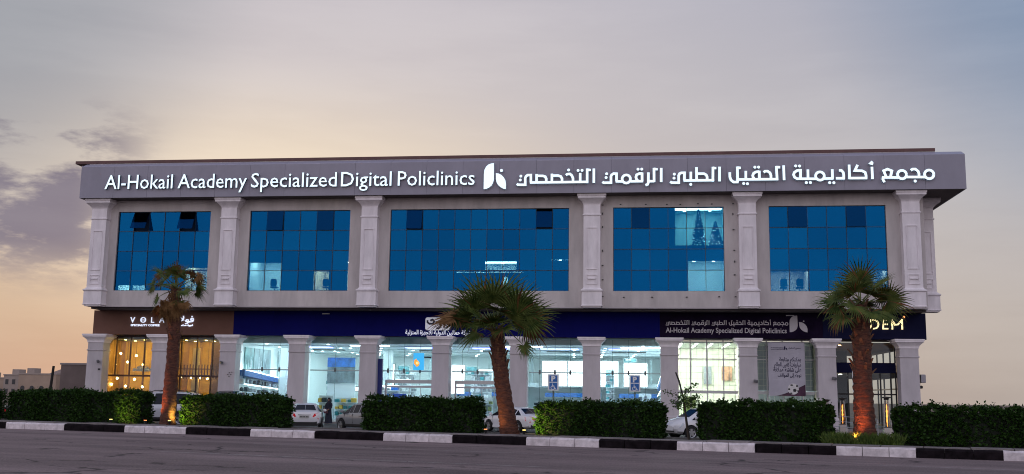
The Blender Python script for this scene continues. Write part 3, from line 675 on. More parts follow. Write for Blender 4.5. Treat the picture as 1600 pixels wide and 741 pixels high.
goods_m = [mat('goods_white', (.7, .74, .76), .4), mat('goods_dark', (.03, .05, .06), .4), mat('goods_steel', (.3, .33, .36), .3, metal=.6), mat('goods_yellow', (.75, .5, .08), .5), mat('goods_blue', (.02, .16, .55), .5), mat('goods_teal', (.03, .25, .28), .5), mat('goods_red', (.5, .03, .06), .5)]
shelf_m = mat('white_shelf_board', (.75, .8, .82), .4)
ledstrip = mat('shelf_light_glow', (1, 1, 1), .5, emit=(.85, 1, 1), estr=5)
def side_shelving(xw, sgn, y0_, y1_, label):
    t = thing('wall_shelving', label, 'shelving', (xw, (y0_+y1_)/2, .15))
    xa, xb = (xw+.02, xw+.5) if sgn > 0 else (xw-.5, xw-.02)
    n0 = len(bpy.data.objects)
    q = MB(); q.box(xa, xb, y0_, y1_, 2.72, 3.05); q.build('header', navy_p, t)
    q = MB(); q.box(xa, xb, y0_, y1_, 3.051, 3.11); q.build('light_strip', ledstrip, t)
    for z in (.5, 1.15, 1.75, 2.25): MB().box(xa, xb, y0_, y1_, z, z+.05).build('shelf', shelf_m, t)
    xf = xb if sgn > 0 else xa
    q = MB(); q.box(xf-.012, xf+.012, y0_, y1_, 2.20, 2.245); q.build('light_strip', ledstrip, t)
    y = y0_+.2; n = 0
    while y < y1_-.3 and n < 60:
        for z, hm in ((.56, .5), (1.21, .45), (1.81, .36), (2.31, .34)):
            if R.random() < .15: continue
            w_ = R.uniform(.12, .26); h_ = R.uniform(.5, 1)*hm; m_ = R.choice(goods_m[:3] if z > 1.5 else goods_m[:6])
            q = MB(); xm = (xa+xb)/2
            if R.random() < .5: q.lathe([(w_*.7, 0), (w_, h_*.25), (w_*.85, h_*.7), (w_*.5, h_*.9), (w_*.12, h_)], (xm, y, z), 10)
            else: q.sqlathe([(w_*.8, w_*.8, z), (w_*.8, w_, z+h_*.9), (w_*.6, w_*.8, z+h_)], xm, y)
            q.build('appliance', m_, t); n += 1
        y += R.uniform(.62, .95)
    for ch in t.children:            # the whole unit steps up towards the glass
        for v in ch.data.vertices:
            v.co.z += max(0, v.co.z-.6)*.30*max(0, (86.5-(v.co.y+t.location.y))/11)
SHEAR = .034
side_shelving(-30.28, 1, 75.6, 86.5, 'long white appliance shelving with navy header on the left shop wall')
side_shelving(1.92, -1, 76.6, 93.5, 'long white appliance shelving with navy header on the right shop wall')
# free standing white pilaster and inner displays
for i, x in enumerate((-29.4, -21.6)): MB().box(x-.35, x+.35, 83.0+i*4, 83.7+i*4, .15, 5.79).build('inner_pillar', gwhite, bld)
t = thing('display_stand', 'tall blue and grey poster stand left of the big inner pillar', 'display', (-24.2, 82, .15))
MB().box(-25.3, -23.0, 82.0, 82.08, 2.9, 4.9).build('poster_panel', poster_grey, t); MB().box(-25.3, -23.0, 81.95, 81.99, 4.2, 4.95).build('blue_panel', mat('poster_blue', (.03, .2, .6), .5, noise=(2, .5, 4)), t)
MB().box(-25.3, -23.0, 82.1, 82.3, .15, 2.88).build('base', gwhite, t)
def gondola(x, y, w_, h_, label, pal, hdr=None):
    t = thing('display_shelf', label, 'shelf', (x, y, .15))
    MB().box(x-w_/2, x+w_/2, y+.3, y+.38, .15, h_).build('back_panel', gwhite, t)
    k = 0; z = .35
    while z < h_-.25:
        MB().box(x-w_/2, x+w_/2, y-.1, y+.295, z, z+.04).build('shelf', shelf_m, t)
        xx = x-w_/2+.15
        while xx < x+w_/2-.1:
            ww = R.uniform(.1, .2); hh = R.uniform(.18, .36)
            MB().sqlathe([(ww, .1, z+.042), (ww, .12, z+.042+hh*.9), (ww*.8, .08, z+.042+hh)], xx, y+.1).build('product', R.choice(pal), t); xx += ww*2+R.uniform(.05, .2)
        z += .5
    if hdr: MB().box(x-w_/2, x+w_/2, y+.2, y+.29, h_-.2, h_+.1).build('header', hdr, t)
G_ = goods_m
gondola(-26.6, 88.0, 1.2, 4.6, 'very tall white shelf between the third and fourth piers, seen above the person', [G_[0], G_[2], G_[5]], lb_m)
gondola(-28.3, 82.5, 1.3, 3.0, 'white shelf of small dark goods behind the fourth bay left side', [G_[1], G_[4], G_[0]])
gondola(-13.9, 90.0, 1.8, 4.2, 'wide tall shelf far behind the right glass entrance', [G_[0], G_[2], G_[5]])
gondola(-21.0, 91.5, 1.8, 4.2, 'wide tall shelf far behind the left glass entrance', [G_[0], G_[2], G_[5]])
gondola(.3, 84.0, 1.0, 2.4, 'shelf of dark goods near the right shop wall', [G_[1], G_[2]])
gondola(-27.2, 77.2, 2.0, 1.7, 'low display shelf of blue goods behind the dark car roof', [G_[4], G_[4], G_[3]])
gondola(-24.0, 77.4, 1.1, 1.9, 'low display shelf of yellow and dark boxes behind the white sedan', [G_[3], G_[1], G_[0]])
gondola(-22.6, 78.2, 1.7, 1.75, 'display shelf of yellow boxes left of the person at the shop window', [G_[3], G_[3], G_[5]])
gondola(-20.6, 84.0, 1.5, 2.7, 'tall white display shelf with a lit header above the person', [G_[0], G_[2], G_[4]], lb_m)
gondola(-20.9, 90.0, 1.4, 3.3, 'tallest display shelf far back between the third and fourth piers', [G_[0], G_[2]], lb_m)
gondola(-17.8, 80.5, 1.6, 1.9, 'display shelf with blue goods behind the left glass entrance', [G_[4], G_[0]])
gondola(-12.3, 80.0, 1.7, 1.9, 'display shelf with olive goods behind the right glass entrance', [mat('goods_olive', (.22, .26, .1), .6), G_[0]])
gondola(-7.4, 78.0, 1.2, 1.7, 'low dark display shelf beside the pier right of the middle palm', [G_[1], G_[5], G_[1]])
gondola(-4.9, 79.0, 1.6, 1.8, 'low display shelf of dark screens behind the left parking sign', [G_[1]])
gondola(-1.5, 80.0, 1.7, 1.7, 'low display shelf of white goods behind the right parking sign', [G_[0], G_[1], G_[2]])
gondola(-2.6, 88, .7, 4.4, 'tall narrow shelf of steel goods left of the right lightbox', [G_[2], G_[5]])
# hanging double-sided screen sign at the left entrance
t = thing('hanging_sign', 'bright blue hanging sign with an orange splash beside the left entrance', 'sign', (-15.9, 73.6, 4.4))
MB().box(-16.32, -15.55, 73.5, 73.62, 3.80, 5.02).build('panel', mat('cyan_sign_glow', (.05, .4, .7), .4, emit=(.03, .42, .85), estr=.75), t)
MB().tube([(-15.54, 73.56, 4.72), (-15.0, 73.56, 4.72)], .05, 8).build('arm', dark_metal, t)
q = MB(); q.prism([(-16.25, 4.5), (-16.1, 4.62), (-16.05, 4.5), (-15.95, 4.45), (-15.85, 4.3), (-15.92, 4.1), (-16.08, 4.02), (-16.15, 4.15), (-16.27, 4.25)], 73.47, 73.499); recalc(q.build('splash', mat('orange_print_glow', (.9, .35, .05), .5, emit=(1, .4, .04), estr=.7), t))
q = MB(); q.prism(disc(-16.02, 4.3, .10), 73.45, 73.469); q.build('spot', mat('yellow_print_glow', (1, .8, .3), .5, emit=(1, .8, .3), estr=.8), t)
# entrance portals
def portal(x0_, x1_, label):
    t = thing('glass_entrance', label, 'entrance', ((x0_+x1_)/2, YG-.1, .13))
    for x in (x0_, x1_): MB().box(x-.06, x+.06, YG-.2, YG-.06, .13, 3.12).build('post', steel, t)
    MB().box(x0_+.061, x1_-.061, YG-.20, YG-.06, 2.55, 2.68).build('beam', steel, t)
    MB().box(x0_+.061, x1_-.061, YG-.26, YG-.04, 2.86, 3.12).build('canopy', mat('pale_canopy', (.5, .5, .5), .4, metal=.4), t)
    n = 4
    for k in range(n):
        a, b = x0_+.07+(x1_-x0_-.14)*k/n, x0_+.07+(x1_-x0_-.14)*(k+1)/n
        MB().box(a+.01, b-.01, YG-.13, YG-.115, .16, 2.54).build('door_panel', shopglass, t)
    for k in range(1, n):
        a = x0_+.07+(x1_-x0_-.14)*k/n; MB().box(a-.02, a+.02, YG-.14, YG-.1, .16, 2.54).build('door_stile', steel, t)
portal(-18.65, -15.15, 'left sliding glass shop entrance with steel portal frame')
portal(-13.45, -9.6, 'right sliding glass shop entrance behind the middle palm')
for i, (x, lb) in enumerate(((-19.0, 'tall dark blue pylon at the left edge of the left entrance'), (-9.22, 'tall dark blue pylon at the right edge of the right entrance'))):
    t = thing('blue_pylon', lb, 'pylon', (x, 74.9, .13))
    MB().sqlathe([(.17, .13, .13), (.17, .13, 4.58), (.15, .11, 4.62)], x, 74.55).build('column', mat('pylon_blue', (.008, .02, .16), .35), t)
    MB().sqlathe([(.22, .17, .13), (.22, .17, .2), (.19, .15, .22)], x, 74.55).build('foot', steel, t)
MB().box(-18.1, -17.1, 74.89, 74.93, 1.75, 2.1).build('door_sticker', mat('sticker_blue', (.02, .12, .6), .4), bld)

# ------------------------------------------------------------------ cafe at the left end
cafe_y = mat('cafe_amber_wall', (.66, .36, .03), .6, noise=(1.2, .18, 6)); cafe_b = mat('cafe_brown_wall', (.34, .17, .05), .6)
wood = mat('cafe_wood', (.16, .07, .03), .6, noise=(6, .3, 5, (1, 1, 8)))
q = MB(); q.box(-41.4, -30.43, 79.2, 79.4, .13, 6.2); q.build('cafe_rear_wall', cafe_y, bld)
q = MB(); q.box(-41.4, -41.3, YG+.3, 79.2, .13, 6.2); q.box(-36.1, -35.9, 76.8, 79.19, .13, 6.2); q.build('cafe_side_wall', cafe_b, bld)
q = MB(); q.box(-41.29, -30.43, YG+.3, 79.19, 6.0, 6.2); q.build('cafe_ceiling', mat('cafe_dark_ceiling', (.10, .09, .08), .8), bld)
q = MB(); q.box(-41.29, -30.43, YG+.1, 79.19, .131, .16); q.build('cafe_floor', wood, bld)
warm = mat('amber_bulb_glow', (1, .8, .5), .5, emit=(1, .66, .24), estr=45)
blb = [(-42.25,4.47),(-41.41,4.98),(-40.8,4.3),(-40.09,4.81),(-39.48,4.1),(-41.57,3.02),(-40.12,2.95),(-40.84,2.41),(-42.0,2.54),(-39.42,2.37),(-35.45,3.15),(-34.64,3.13),(-32.93,3.04),(-33.05,5.6),(-36.29,3.18),(-34.1,3.08)]
lbls = ['hanging bulb furthest left in the upper cafe glass', 'highest hanging bulb by the first mullion of the cafe', 'hanging bulb above the middle of the left cafe bay', 'bright hanging bulb high between second and third cafe mullions', 'hanging bulb at the right of the left cafe bay above the transom',
        'hanging bulb just below the cafe transom, left of the bay', 'hanging bulb just below the cafe transom, middle of the bay', 'lowest hanging bulb in the middle of the left cafe bay', 'hanging bulb beside the cafe door jamb far left', 'hanging bulb low beside the white car roof and second pier',
        'hanging bulb right of the left palm trunk under the slatted rail', 'second hanging bulb right of the left palm trunk', 'hanging bulb at the right end of the second cafe bay', 'single bulb at the top right corner of the second cafe bay', 'hanging bulb hidden behind the left palm trunk', 'third hanging bulb right of the left palm trunk']
for (x, z), lb in zip(blb, lbls):
    x = x*77.2/78 + .35; zz = 1.9+(z-1.9)*77.2/78
    t = thing('pendant_bulb', lb, 'pendant lamp', (x, 77.2, zz), group='pendant bulbs in the cafe window')
    MB().lathe([(.02, -.085), (.06, -.06), (.085, 0), (.06, .06), (.025, .09)], (x, 77.2, zz), 12).build('globe', warm, t, smooth=True)
    MB().tube([(x, 77.2, zz+.1), (x, 77.2, 5.99)], .008, 5).build('cord', dark_metal, t)
pt = bpy.data.lights
# window frames
def cafe_frame(x0_, x1_, cuts, low, zt=6.24, ztr=3.19):
    q = MB(); w_ = .075
    q.box(x0_, x1_, YG-.02, YG+.08, zt-.12, zt)
    fr = q.build('cafe_window', brown_metal, bld); MB().box(x0_, x1_, YG-.02, YG+.08, ztr-.07, ztr+.07).build('transom', brown_metal, fr)
    for c_ in cuts:
        q = MB(); q.box(c_-w_/2, c_+w_/2, YG-.03, YG+.07, ztr+.071, zt-.121); q.build('mullion', brown_metal, fr)
    for c_ in low:
        q = MB(); q.box(c_-w_*.6, c_+w_*.6, YG-.03, YG+.07, .14, ztr-.071); q.build('door_post', brown_metal, fr)
    cs = [x0_]+list(cuts)+[x1_]
    for k in range(len(cs)-1): MB().box(cs[k]+.045, cs[k+1]-.045, YG+.02, YG+.032, ztr+.072, zt-.122).build('glass_pane', shopglass, fr)
    cs = [x0_]+list(low)+[x1_]
    for k in range(len(cs)-1): MB().box(cs[k]+.05, cs[k+1]-.05, YG+.02, YG+.032, .15, ztr-.072).build('glass_pane', shopglass, fr)
downlights([-40, -38.4, -37, -35, -33.4, -31.6], [76.6, 78.2], 6.0, mat('cafe_fill_glow', (1, .8, .5), .5, emit=(1, .68, .17), estr=320), .09)  # extra warm ceiling lamps, added to brighten the cafe walls
cafe_frame(-40.95, -36.4, (-39.92, -38.78, -37.65), (-40.6,))
cafe_frame(-35.15, -31.1, (-34.69, -33.47, -32.2), (-34.69, -33.4, -32.25))
t = thing('slatted_railing', 'brown wooden slatted mezzanine railing in the second cafe bay', 'railing', (-33.2, 76, 3.2))
for k in range(16):
    x = -35.0+k*.235; MB().box(x-.035, x+.035, 75.95, 76.0, 3.0, 4.1+R.uniform(-.05, .05)).build('slat', wood, t)
MB().box(-35.2, -31.1, 75.9, 75.94, 3.72, 3.80).build('rail', wood, t); MB().box(-35.2, -31.1, 76.01, 76.2, 3.2, 3.32).build('bottom_beam', wood, t)
for i, (x, w_) in enumerate(((-33.0, .9), (-31.6, .5))): fixture('wood_partition', ['wide brown timber partition in the second cafe bay', 'narrow brown timber partition at the right end of the cafe'][i], 'partition', (x-w_/2, x+w_/2, 77.8, 78, .16, 5.9), wood)
for k in range(9):
    x_ = -40.9+1.18*k; MB().box(x_, x_+.13, 79.12, 79.19, .16, 5.99).build('wall_slat', R.choice([wood, cafe_b, cafe_b]), bld)
fixture('cafe_counter', 'long dark timber counter in the left cafe bay', 'counter', (-40.4, -37.2, 78.0, 78.7, .16, 1.35), wood)
for i, (x_, h_) in enumerate(((-34.4, 5.4), (-32.2, 5.4))): fixture('cafe_curtain', ['pale amber curtain beside the left palm trunk in the second cafe bay', 'pale amber curtain in the middle of the second cafe bay'][i], 'curtain', (x_-.28, x_+.28, 77.2, 77.3, .2, h_), mat('amber_curtain', (.62, .42, .16), .8, noise=(4, .25, 4, (6, 1, .3))))
t = thing('flower_chandelier', 'white ruffled flower display above the cafe transom', 'decoration', (-38.3, 76.4, 3.3))
q = MB()
for k in range(160):
    a_ = R.uniform(0, 2*PI); r = R.uniform(0, .75); px, pz = -38.3+r*math.cos(a_)*1.1, 3.55+abs(r*math.sin(a_))*.5; e = R.uniform(.05, .1)
    q.add([(px-e, 76.4+R.uniform(-.2, .2), pz), (px+e, 76.4+R.uniform(-.2, .2), pz-.02), (px+e*.5, 76.4, pz+e), (px-e*.5, 76.35, pz+e)], [(0,1,2,3)])
q.build('petals', mat('white_petals', (.7, .65, .6), .8), t, kind='stuff'); MB().tube([(-38.3, 76.4, 3.6), (-38.3, 76.4, 5.99)], .012, 5).build('cord', dark_metal, t)

# ------------------------------------------------------------------ clinic lobby bays (9 and 10) and dark restaurant (11)
ivory = MAT['clinic_wall_ivory']; grid_m = mat('pale_glazing_bar', (.55, .55, .48), .6)
box('lobby_rear_wall', ivory, (2.04, 7.3, 83.5, 83.7, .15, 6.2), bld); box('lobby_side_wall', ivory, (7.35, 7.45, YG+.3, 83.7, .15, 6.2), bld)
box('lobby_floor', ivory, (2.04, 12.6, YG+.1, 83.4, .131, .15), bld); box('lobby_ceiling', mat('white_ceiling_board', (.78, .8, .74), .7), (2.04, 12.6, YG+.3, 83.4, 6.0, 6.1), bld)
box('lobby_rear_wall', mat('clinic_dim_wall', (.25, .28, .30), .7), (7.46, 12.6, 79, 79.2, .15, 6.2), bld)
dlw = mat('lobby_downlight_glow', (1, 1, 1), .5, emit=(1, 1, .93), estr=620)
downlights([2.9, 4.0, 5.1, 6.3], [76.4, 77.5, 78.7, 80.2, 82], 6.0, dlw, .09)
downlights([8.6, 10, 11.6], [75.9], 2.62, dlw, .08)
box('door_head_ceiling', gwhite, (7.5, 12.6, YG+.3, 76.6, 2.63, 2.68), bld)
def gridwin(x0_, x1_, cuts, fine, nm):
    q = MB(); w_ = .085; ztr = 2.5
    q.box(x0_, x1_, YG-.03, YG+.07, 6.16, 6.24)
    fr = q.build('lobby_window', white_frame, bld); MB().box(x0_, x1_, YG-.03, YG+.07, ztr-.09, ztr+.12).build('transom', white_frame, fr); MB().box(x0_, x1_, YG-.03, YG+.07, 4.80, 4.88).build('transom', white_frame, fr)
    for c_ in cuts:
        for z0_, z1_ in ((.15, ztr-.091), (ztr+.121, 4.799), (4.881, 6.159)):
            MB().box(c_-w_/2, c_+w_/2, YG-.035, YG+.065, z0_, z1_).build('mullion', white_frame, fr)
    cs = [x0_]+list(cuts)+[x1_]
    for k in range(len(cs)-1):
        for z0_, z1_ in ((.2, ztr-.1), (ztr+.13, 4.79), (4.89, 6.15)):
            MB().box(cs[k]+.05, cs[k+1]-.05, YG+.0, YG+.012, z0_, z1_).build('glass_pane', shopglass, fr)
    q = MB(); x = x0_+.2; yy = YG+.35
    while x < x1_: q.box(x, x+.022, yy, yy+.02, .2, 6.1); x += fine
    z = 3.0
    while z < 6.1: q.box(x0_, x1_, yy-.02, yy-.002, z, z+.022); z += fine*1.15
    q.build('glazing_bar', grid_m, fr, kind='stuff')
gridwin(2.62, 6.79, (3.49, 4.65, 5.81), .38, 'a'); gridwin(8.06, 12.1, (8.83, 9.93, 11.29), .36, 'b')
fixture('noticeboard', 'dark framed notice board on the lobby rear wall', 'notice board', (4.9, 5.5, 83.3, 83.4, 3.2, 4.6), G_[2]); fixture('wall_picture', 'framed orange and dark portrait picture on the lobby rear wall', 'picture', (6.3, 7.1, 83.3, 83.4, 3.5, 4.6), mat('picture_print', (.30, .16, .10), .6, noise=(2, .8, 4)))
fixture('lobby_plant_box', 'low olive planter box inside the lobby window left corner', 'planter', (3.0, 3.9, 76.6, 77.2, .15, 2.2), mat('planter_olive', (.25, .3, .08), .8, noise=(6, .5, 5)))
# restaurant, right end
dk = dark_metal; tan = mat('restaurant_ceiling_tan', (.30, .19, .10), .7)
box('restaurant_ceiling', tan, (12.73, 18.9, YG+.3, 95, 6.0, 6.1), bld); box('restaurant_mezzanine', tan, (12.73, 18.9, YG+.1, 92, 3.9, 4.05), bld)
box('mezzanine_fascia', navyband, (13.36, 17.6, YG-.08, YG+.09, 3.98, 4.68), bld)
box('restaurant_rear_wall', mat('restaurant_dark_wall', (.05, .05, .05), .7), (12.73, 16.4, 86, 86.2, .15, 6.1), bld)
box('restaurant_floor', G_[1], (12.73, 18.9, YG+.1, 95, .131, .15), bld)
q = MB(); fr = q.box(13.36, 17.62, YG-.04, YG+.06, 6.14, 6.24).build('restaurant_window', dk, bld); MB().box(13.36, 17.62, YG-.04, YG+.06, 2.45, 2.55).build('transom', dk, fr)
for c_ in (13.4, 14.35, 14.95, 15.75, 16.55, 17.25, 17.58): MB().box(c_-.045, c_+.045, YG-.045, YG+.055, .15, 2.449).build('mullion', dk, fr); MB().box(c_-.045, c_+.045, YG-.045, YG+.055, 2.551, 3.979).build('mullion', dk, fr)
for c_ in (13.4, 14.95, 15.75, 17.58): MB().box(c_-.045, c_+.045, YG-.045, YG+.055, 4.681, 6.139).build('mullion', dk, fr)
for a, b in ((13.45, 14.9), (15.0, 15.7), (15.8, 17.53)):
    for z0_, z1_ in ((.2, 2.44), (2.56, 3.97), (4.69, 6.13)): MB().box(a, b, YG, YG+.012, z0_, z1_).build('glass_pane', shopglass, fr)
q = MB(); sidefr = None   # glazed side wall through which the sky shows
q.box(18.8, 18.9, YG+.3, 95, .15, .3); q.box(18.8, 18.9, YG+.3, 95, 2.9, 3.0); q.box(18.8, 18.9, YG+.3, 95, 3.75, 4.7); q.box(18.8, 18.9, YG+.3, 95, 5.75, 5.99)
sidefr = q.build('side_window', dk, bld)
y = YG+.35
while y < 95: 
    for z0_, z1_ in ((.301, 2.899), (3.001, 3.749), (4.701, 5.749)): MB().box(18.8, 18.9, y, y+.12, z0_, z1_).build('mullion', dk, sidefr)
    y += 2.2
downlights([14.2, 16.2], [77, 80], 6.0, mat('warm_small_glow', (1, 1, 1), .5, emit=(1, .62, .3), estr=60), .10)
downlights([14.0], [76.0], 3.9, mat('cool_small_glow', (1, 1, 1), .5, emit=(1, .95, .85), estr=50), .12)
# right side: small units on the outer side wall, downpipe left
t = thing('wall_unit', 'small grey air conditioner unit on the right end of the building', 'air conditioner', (19.5, 76.2, 3.5)); MB().sqlathe([(.14, .3, 3.35), (.16, .32, 3.4), (.16, .32, 3.9), (.13, .3, 3.93)], 19.62, 76.2).build('casing', mat('grey_unit', (.4, .38, .42), .5), t); MB().box(19.2, 19.47, 76.1, 76.2, 3.25, 3.3).build('bracket', dk, t)
t = thing('wall_lantern', 'small dark lantern under the grey air conditioner', 'lamp', (19.5, 76.2, 3.0)); MB().sqlathe([(.08, .08, 2.95), (.11, .11, 3.0), (.11, .11, 3.12), (.05, .05, 3.16)], 19.5, 76.2).build('lamp_body', dk, t); MB().box(19.2, 19.38, 76.17, 76.23, 3.03, 3.07).build('bracket', dk, t)
box('side_return_wall', stone, (18.91, 19.2, YG, 101.5, .13, 6.2), bld) if False else None
MB().tube([(-42.3, 75.5, .1), (-42.3, 75.5, 6.3), (-41.6, 75.6, 6.45)], .05, 8).build('downpipe', dark_metal, bld)
# ------------------------------------------------------------------ signs
ARABIC=[[('s',[(-8.68,0.04),(-8.6,-0.04),(-8.08,-0.05),(-8.09,0.43),(-8.04,0.56),(-7.92,0.65),(-7.69,0.65),(-7.68,0.11)]),('s',[(-7.75,0.11),(-3.62,0.11)]),('s',[(-7.28,0.72),(-7.28,0.1)]),('s',[(-7.28,0.59),(-6.83,0.58),(-6.66,0.52),(-6.59,0.37),(-6.59,0.09)]),('s',[(-6.19,0.73),(-6.19,0.13)]),('s',[(-6.19,0.59),(-5.75,0.59),(-5.56,0.52),(-5.47,0.36),(-5.47,0.12)]),('s',[(-5.2,0.61),(-5.11,0.68),(-4.92,0.7),(-4.78,0.58),(-4.7,0.39),(-4.69,0.11)]),('s',[(-4.19,0.76),(-4.19,0.12)]),('s',[(-3.7,1.07),(-3.7,0.03)]),('s',[(-3.7,0.99),(-3.53,0.96),(-3.53,0.88)]),('d',(-8.4,0.58),0.1),('d',(-8.44,0.3),0.1),('d',(-5.01,0.98),0.1),('d',(-4.34,0.94),0.1),('d',(-4.06,0.94),0.1)],[('s',[(-3.23,1.06),(-3.23,0.03)])],[('s',[(-2.63,0.1),(-2.54,0.03),(-2.03,0.03),(-2.03,0.48),(-1.98,0.59),(-1.85,0.68),(-1.64,0.67),(-1.64,0.12)]),('s',[(-1.7,0.12),(-1.25,0.11)]),('r',(-0.96,0.28),0.29),('s',[(-0.67,0.11),(0.21,0.11)]),('s',[(0.14,0.73),(0.14,0.11)]),('s',[(0.14,0.66),(-0.05,0.66),(-0.24,0.57),(-0.29,0.41),(-0.25,0.26),(-0.15,0.14)]),('d',(-0.14,0.97),0.1),('d',(0.12,0.97),0.1),('d',(-2.33,0.67),0.1),('d',(-2.37,0.4),0.1)],[('s',[(0.58,0.73),(0.57,0.02),(0.52,-0.12),(0.37,-0.18)]),('s',[(0.57,0.1),(0.99,0.1)]),('s',[(0.97,1.05),(0.97,0.04)]),('s',[(0.97,0.98),(1.14,0.95),(1.14,0.87)])],[('s',[(1.47,1.04),(1.46,0.03)])],[('s',[(2.08,0.05),(2.18,-0.02),(2.67,-0.03),(2.67,0.48),(2.73,0.61),(2.85,0.67),(3.07,0.67),(3.06,0.12)]),('s',[(3.0,0.12),(5.08,0.12)]),('s',[(3.51,0.74),(3.5,0.13)]),('s',[(3.9,1.06),(3.9,0.12)]),('s',[(3.9,0.6),(4.41,0.59),(4.56,0.5),(4.62,0.36),(4.62,0.13)]),('s',[(5.03,1.07),(5.01,0.05)]),('s',[(5.02,1.0),(5.17,0.97),(5.17,0.89)]),('d',(2.37,0.58),0.1),('d',(2.35,0.3),0.1),('d',(3.49,-0.16),0.1)],[('s',[(5.48,1.07),(5.46,0.03)])],[('s',[(6.17,0.66),(6.17,0.34),(6.24,0.12),(6.41,-0.03),(6.75,-0.03)]),('s',[(6.69,1.06),(6.69,-0.05)]),('s',[(6.69,0.99),(6.84,0.97),(6.83,0.89)]),('s',[(6.69,0.15),(9.44,0.14)]),('s',[(7.26,0.75),(7.25,0.15)]),('s',[(8.17,0.75),(8.17,0.15)]),('s',[(8.17,0.69),(7.96,0.67),(7.8,0.59),(7.72,0.42),(7.74,0.29),(7.82,0.19)]),('s',[(8.46,0.63),(8.57,0.71),(8.73,0.71),(8.89,0.59),(8.95,0.41),(8.95,0.14)]),('s',[(9.33,1.06),(9.36,0.09)]),('s',[(9.33,0.99),(9.5,0.98),(9.5,0.89)]),('d',(7.1,-0.14),0.1),('d',(7.35,-0.16),0.1),('d',(7.88,1.0),0.1),('d',(8.13,1.0),0.1)],[('s',[(9.82,1.1),(9.83,0.06)])],[('s',[(10.95,0.83),(10.93,0.14)]),('s',[(10.95,0.75),(10.72,0.73),(10.53,0.6),(10.47,0.43),(10.54,0.25),(10.71,0.15),(11.96,0.13)]),('s',[(11.44,0.79),(11.43,0.14)]),('r',(12.23,0.32),0.29),('s',[(12.48,0.14),(13.12,0.14)]),('s',[(13.06,0.78),(13.06,0.12)]),('d',(10.63,1.05),0.1),('d',(10.89,1.04),0.1),('d',(11.31,-0.13),0.1),('d',(11.58,-0.13),0.1),('d',(12.86,-0.15),0.1),('d',(13.14,-0.16),0.1)],[('s',[(13.5,0.7),(13.66,0.7),(13.78,0.56),(13.81,0.38),(13.8,0.07)]),('s',[(13.28,0.15),(13.86,0.14)])],[('s',[(14.19,1.09),(14.19,0.07)]),('s',[(14.19,0.15),(15.36,0.14)]),('s',[(14.75,1.07),(14.56,0.67),(15.03,0.65),(15.23,0.54),(15.28,0.34),(15.28,0.14)])],[('s',[(15.69,0.92),(15.7,0.06)]),('s',[(15.75,1.28),(15.61,1.16),(15.78,1.11)])],[('s',[(16.41,0.25),(16.38,0.03),(16.47,-0.17)]),('s',[(16.33,0.17),(17.43,0.15)]),('s',[(16.61,0.19),(16.45,0.63),(16.71,0.74),(16.99,0.62),(16.88,0.19)]),('r',(17.64,0.35),0.29),('s',[(17.87,0.18),(19.13,0.16)]),('s',[(18.22,0.64),(18.35,0.72),(18.53,0.72),(18.7,0.57),(18.75,0.4),(18.74,0.17)]),('r',(19.41,0.34),0.3),('d',(18.48,-0.11),0.1)]]
glow = mat('sign_letter_glow', (.8, .9, .95), .4, emit=(.70, .90, 1.0), estr=.88)
side_m = mat('sign_letter_side', (.02, .04, .09), .5)
YF0, YF1 = BF-.20, BF-.02
roof_sign = thing('roof_sign', 'glowing white clinic name in English and Arabic with leaf logo along the fascia', 'sign', (-10, BF, 16.9))
def word(body, x0, x1, zb, cap, y0, y1, m_, ms, parent, name='letter', bold=.002):
    size = cap/.686
    vs, fs, be = text_verts(body, size, bold*size, 2); a, b = min(v.x for v in vs), max(v.x for v in vs); sx = (x1-x0)/(b-a)
    for i, ch in enumerate(body):
        if ch == ' ': continue
        pre = text_verts(body[:i+1], size, bold*size, 2)[0]; one = text_verts(ch, size, bold*size, 2)[0]
        off = max(v.x for v in pre) - max(v.x for v in one)
        q = MB(); text_add(q, ch, x0 + (off-a)*sx, zb, y0, y1, size, sx, bold*size, 0, 1, res=2)
        q.build(name, [m_, ms], parent)
for body, a, b in (('Al-Hokail', -39.71, -34.38), ('Academy', -33.98, -28.66), ('Specialized', -28.33, -21.86), ('Digital', -21.54, -17.79), ('Policlinics', -17.33, -11.72)):
    word(body, a, b, 16.90, 1.06, YF0, YF1, glow, side_m, roof_sign)
def arabic(parent, ox, oz, sx, sz, w, y0, y1, m_, ms, joined=False):
    Q = MB()
    for pc in ARABIC:
        q = Q if joined else MB()
        for it in pc:
            if it[0] == 's': stroke(q, [(ox+x*sx, oz+z*sz) for x, z in it[1]], w, y0, y1, 0, 1)
            elif it[0] == 'd': q.prism(disc(ox+it[1][0]*sx, oz+it[1][1]*sz, w*.58), y0-.003, y1, 0, 1)
            else: n = 20; cx_, cz_ = it[1]; rr = it[2]; stroke(q, [(ox+(cx_+rr*math.cos(2*PI*k/n))*sx, oz+(cz_+rr*math.sin(2*PI*k/n))*sz) for k in range(n+1)], w, y0-.004, y1, 0, 1)
        if not joined: recalc(q.build('letter', [m_, ms], parent))
    if joined: recalc(Q.build('lettering', [m_, ms], parent))
arabic(roof_sign, 0, 16.9, 1, 1, .175, YF0, YF1, glow, side_m)
LEAF = [[(-10.35,1.56),(-10.56,1.53),(-10.75,1.46),(-10.91,1.31),(-11.03,1.07),(-11.06,.77),(-11.06,-.34),(-10.86,-.31),(-10.68,-.23),(-10.49,-.07),(-10.39,.12),(-10.33,.38)], [(-10.2,.82),(-9.99,.79),(-9.8,.69),(-9.63,.51),(-9.51,.3),(-9.46,.03),(-9.47,-.35),(-9.65,-.31),(-9.86,-.19),(-10.03,-.03),(-10.14,.17),(-10.19,.42)]]
for L in LEAF: recalc(MB().prism([(x, 16.9+z) for x, z in L], YF0, YF1, 0, 1).build('logo_leaf', [glow, side_m], roof_sign))
recalc(MB().prism(disc(-9.8, 17.91, .11), YF0, YF1, 0, 1).build('logo_dot', [glow, side_m], roof_sign))
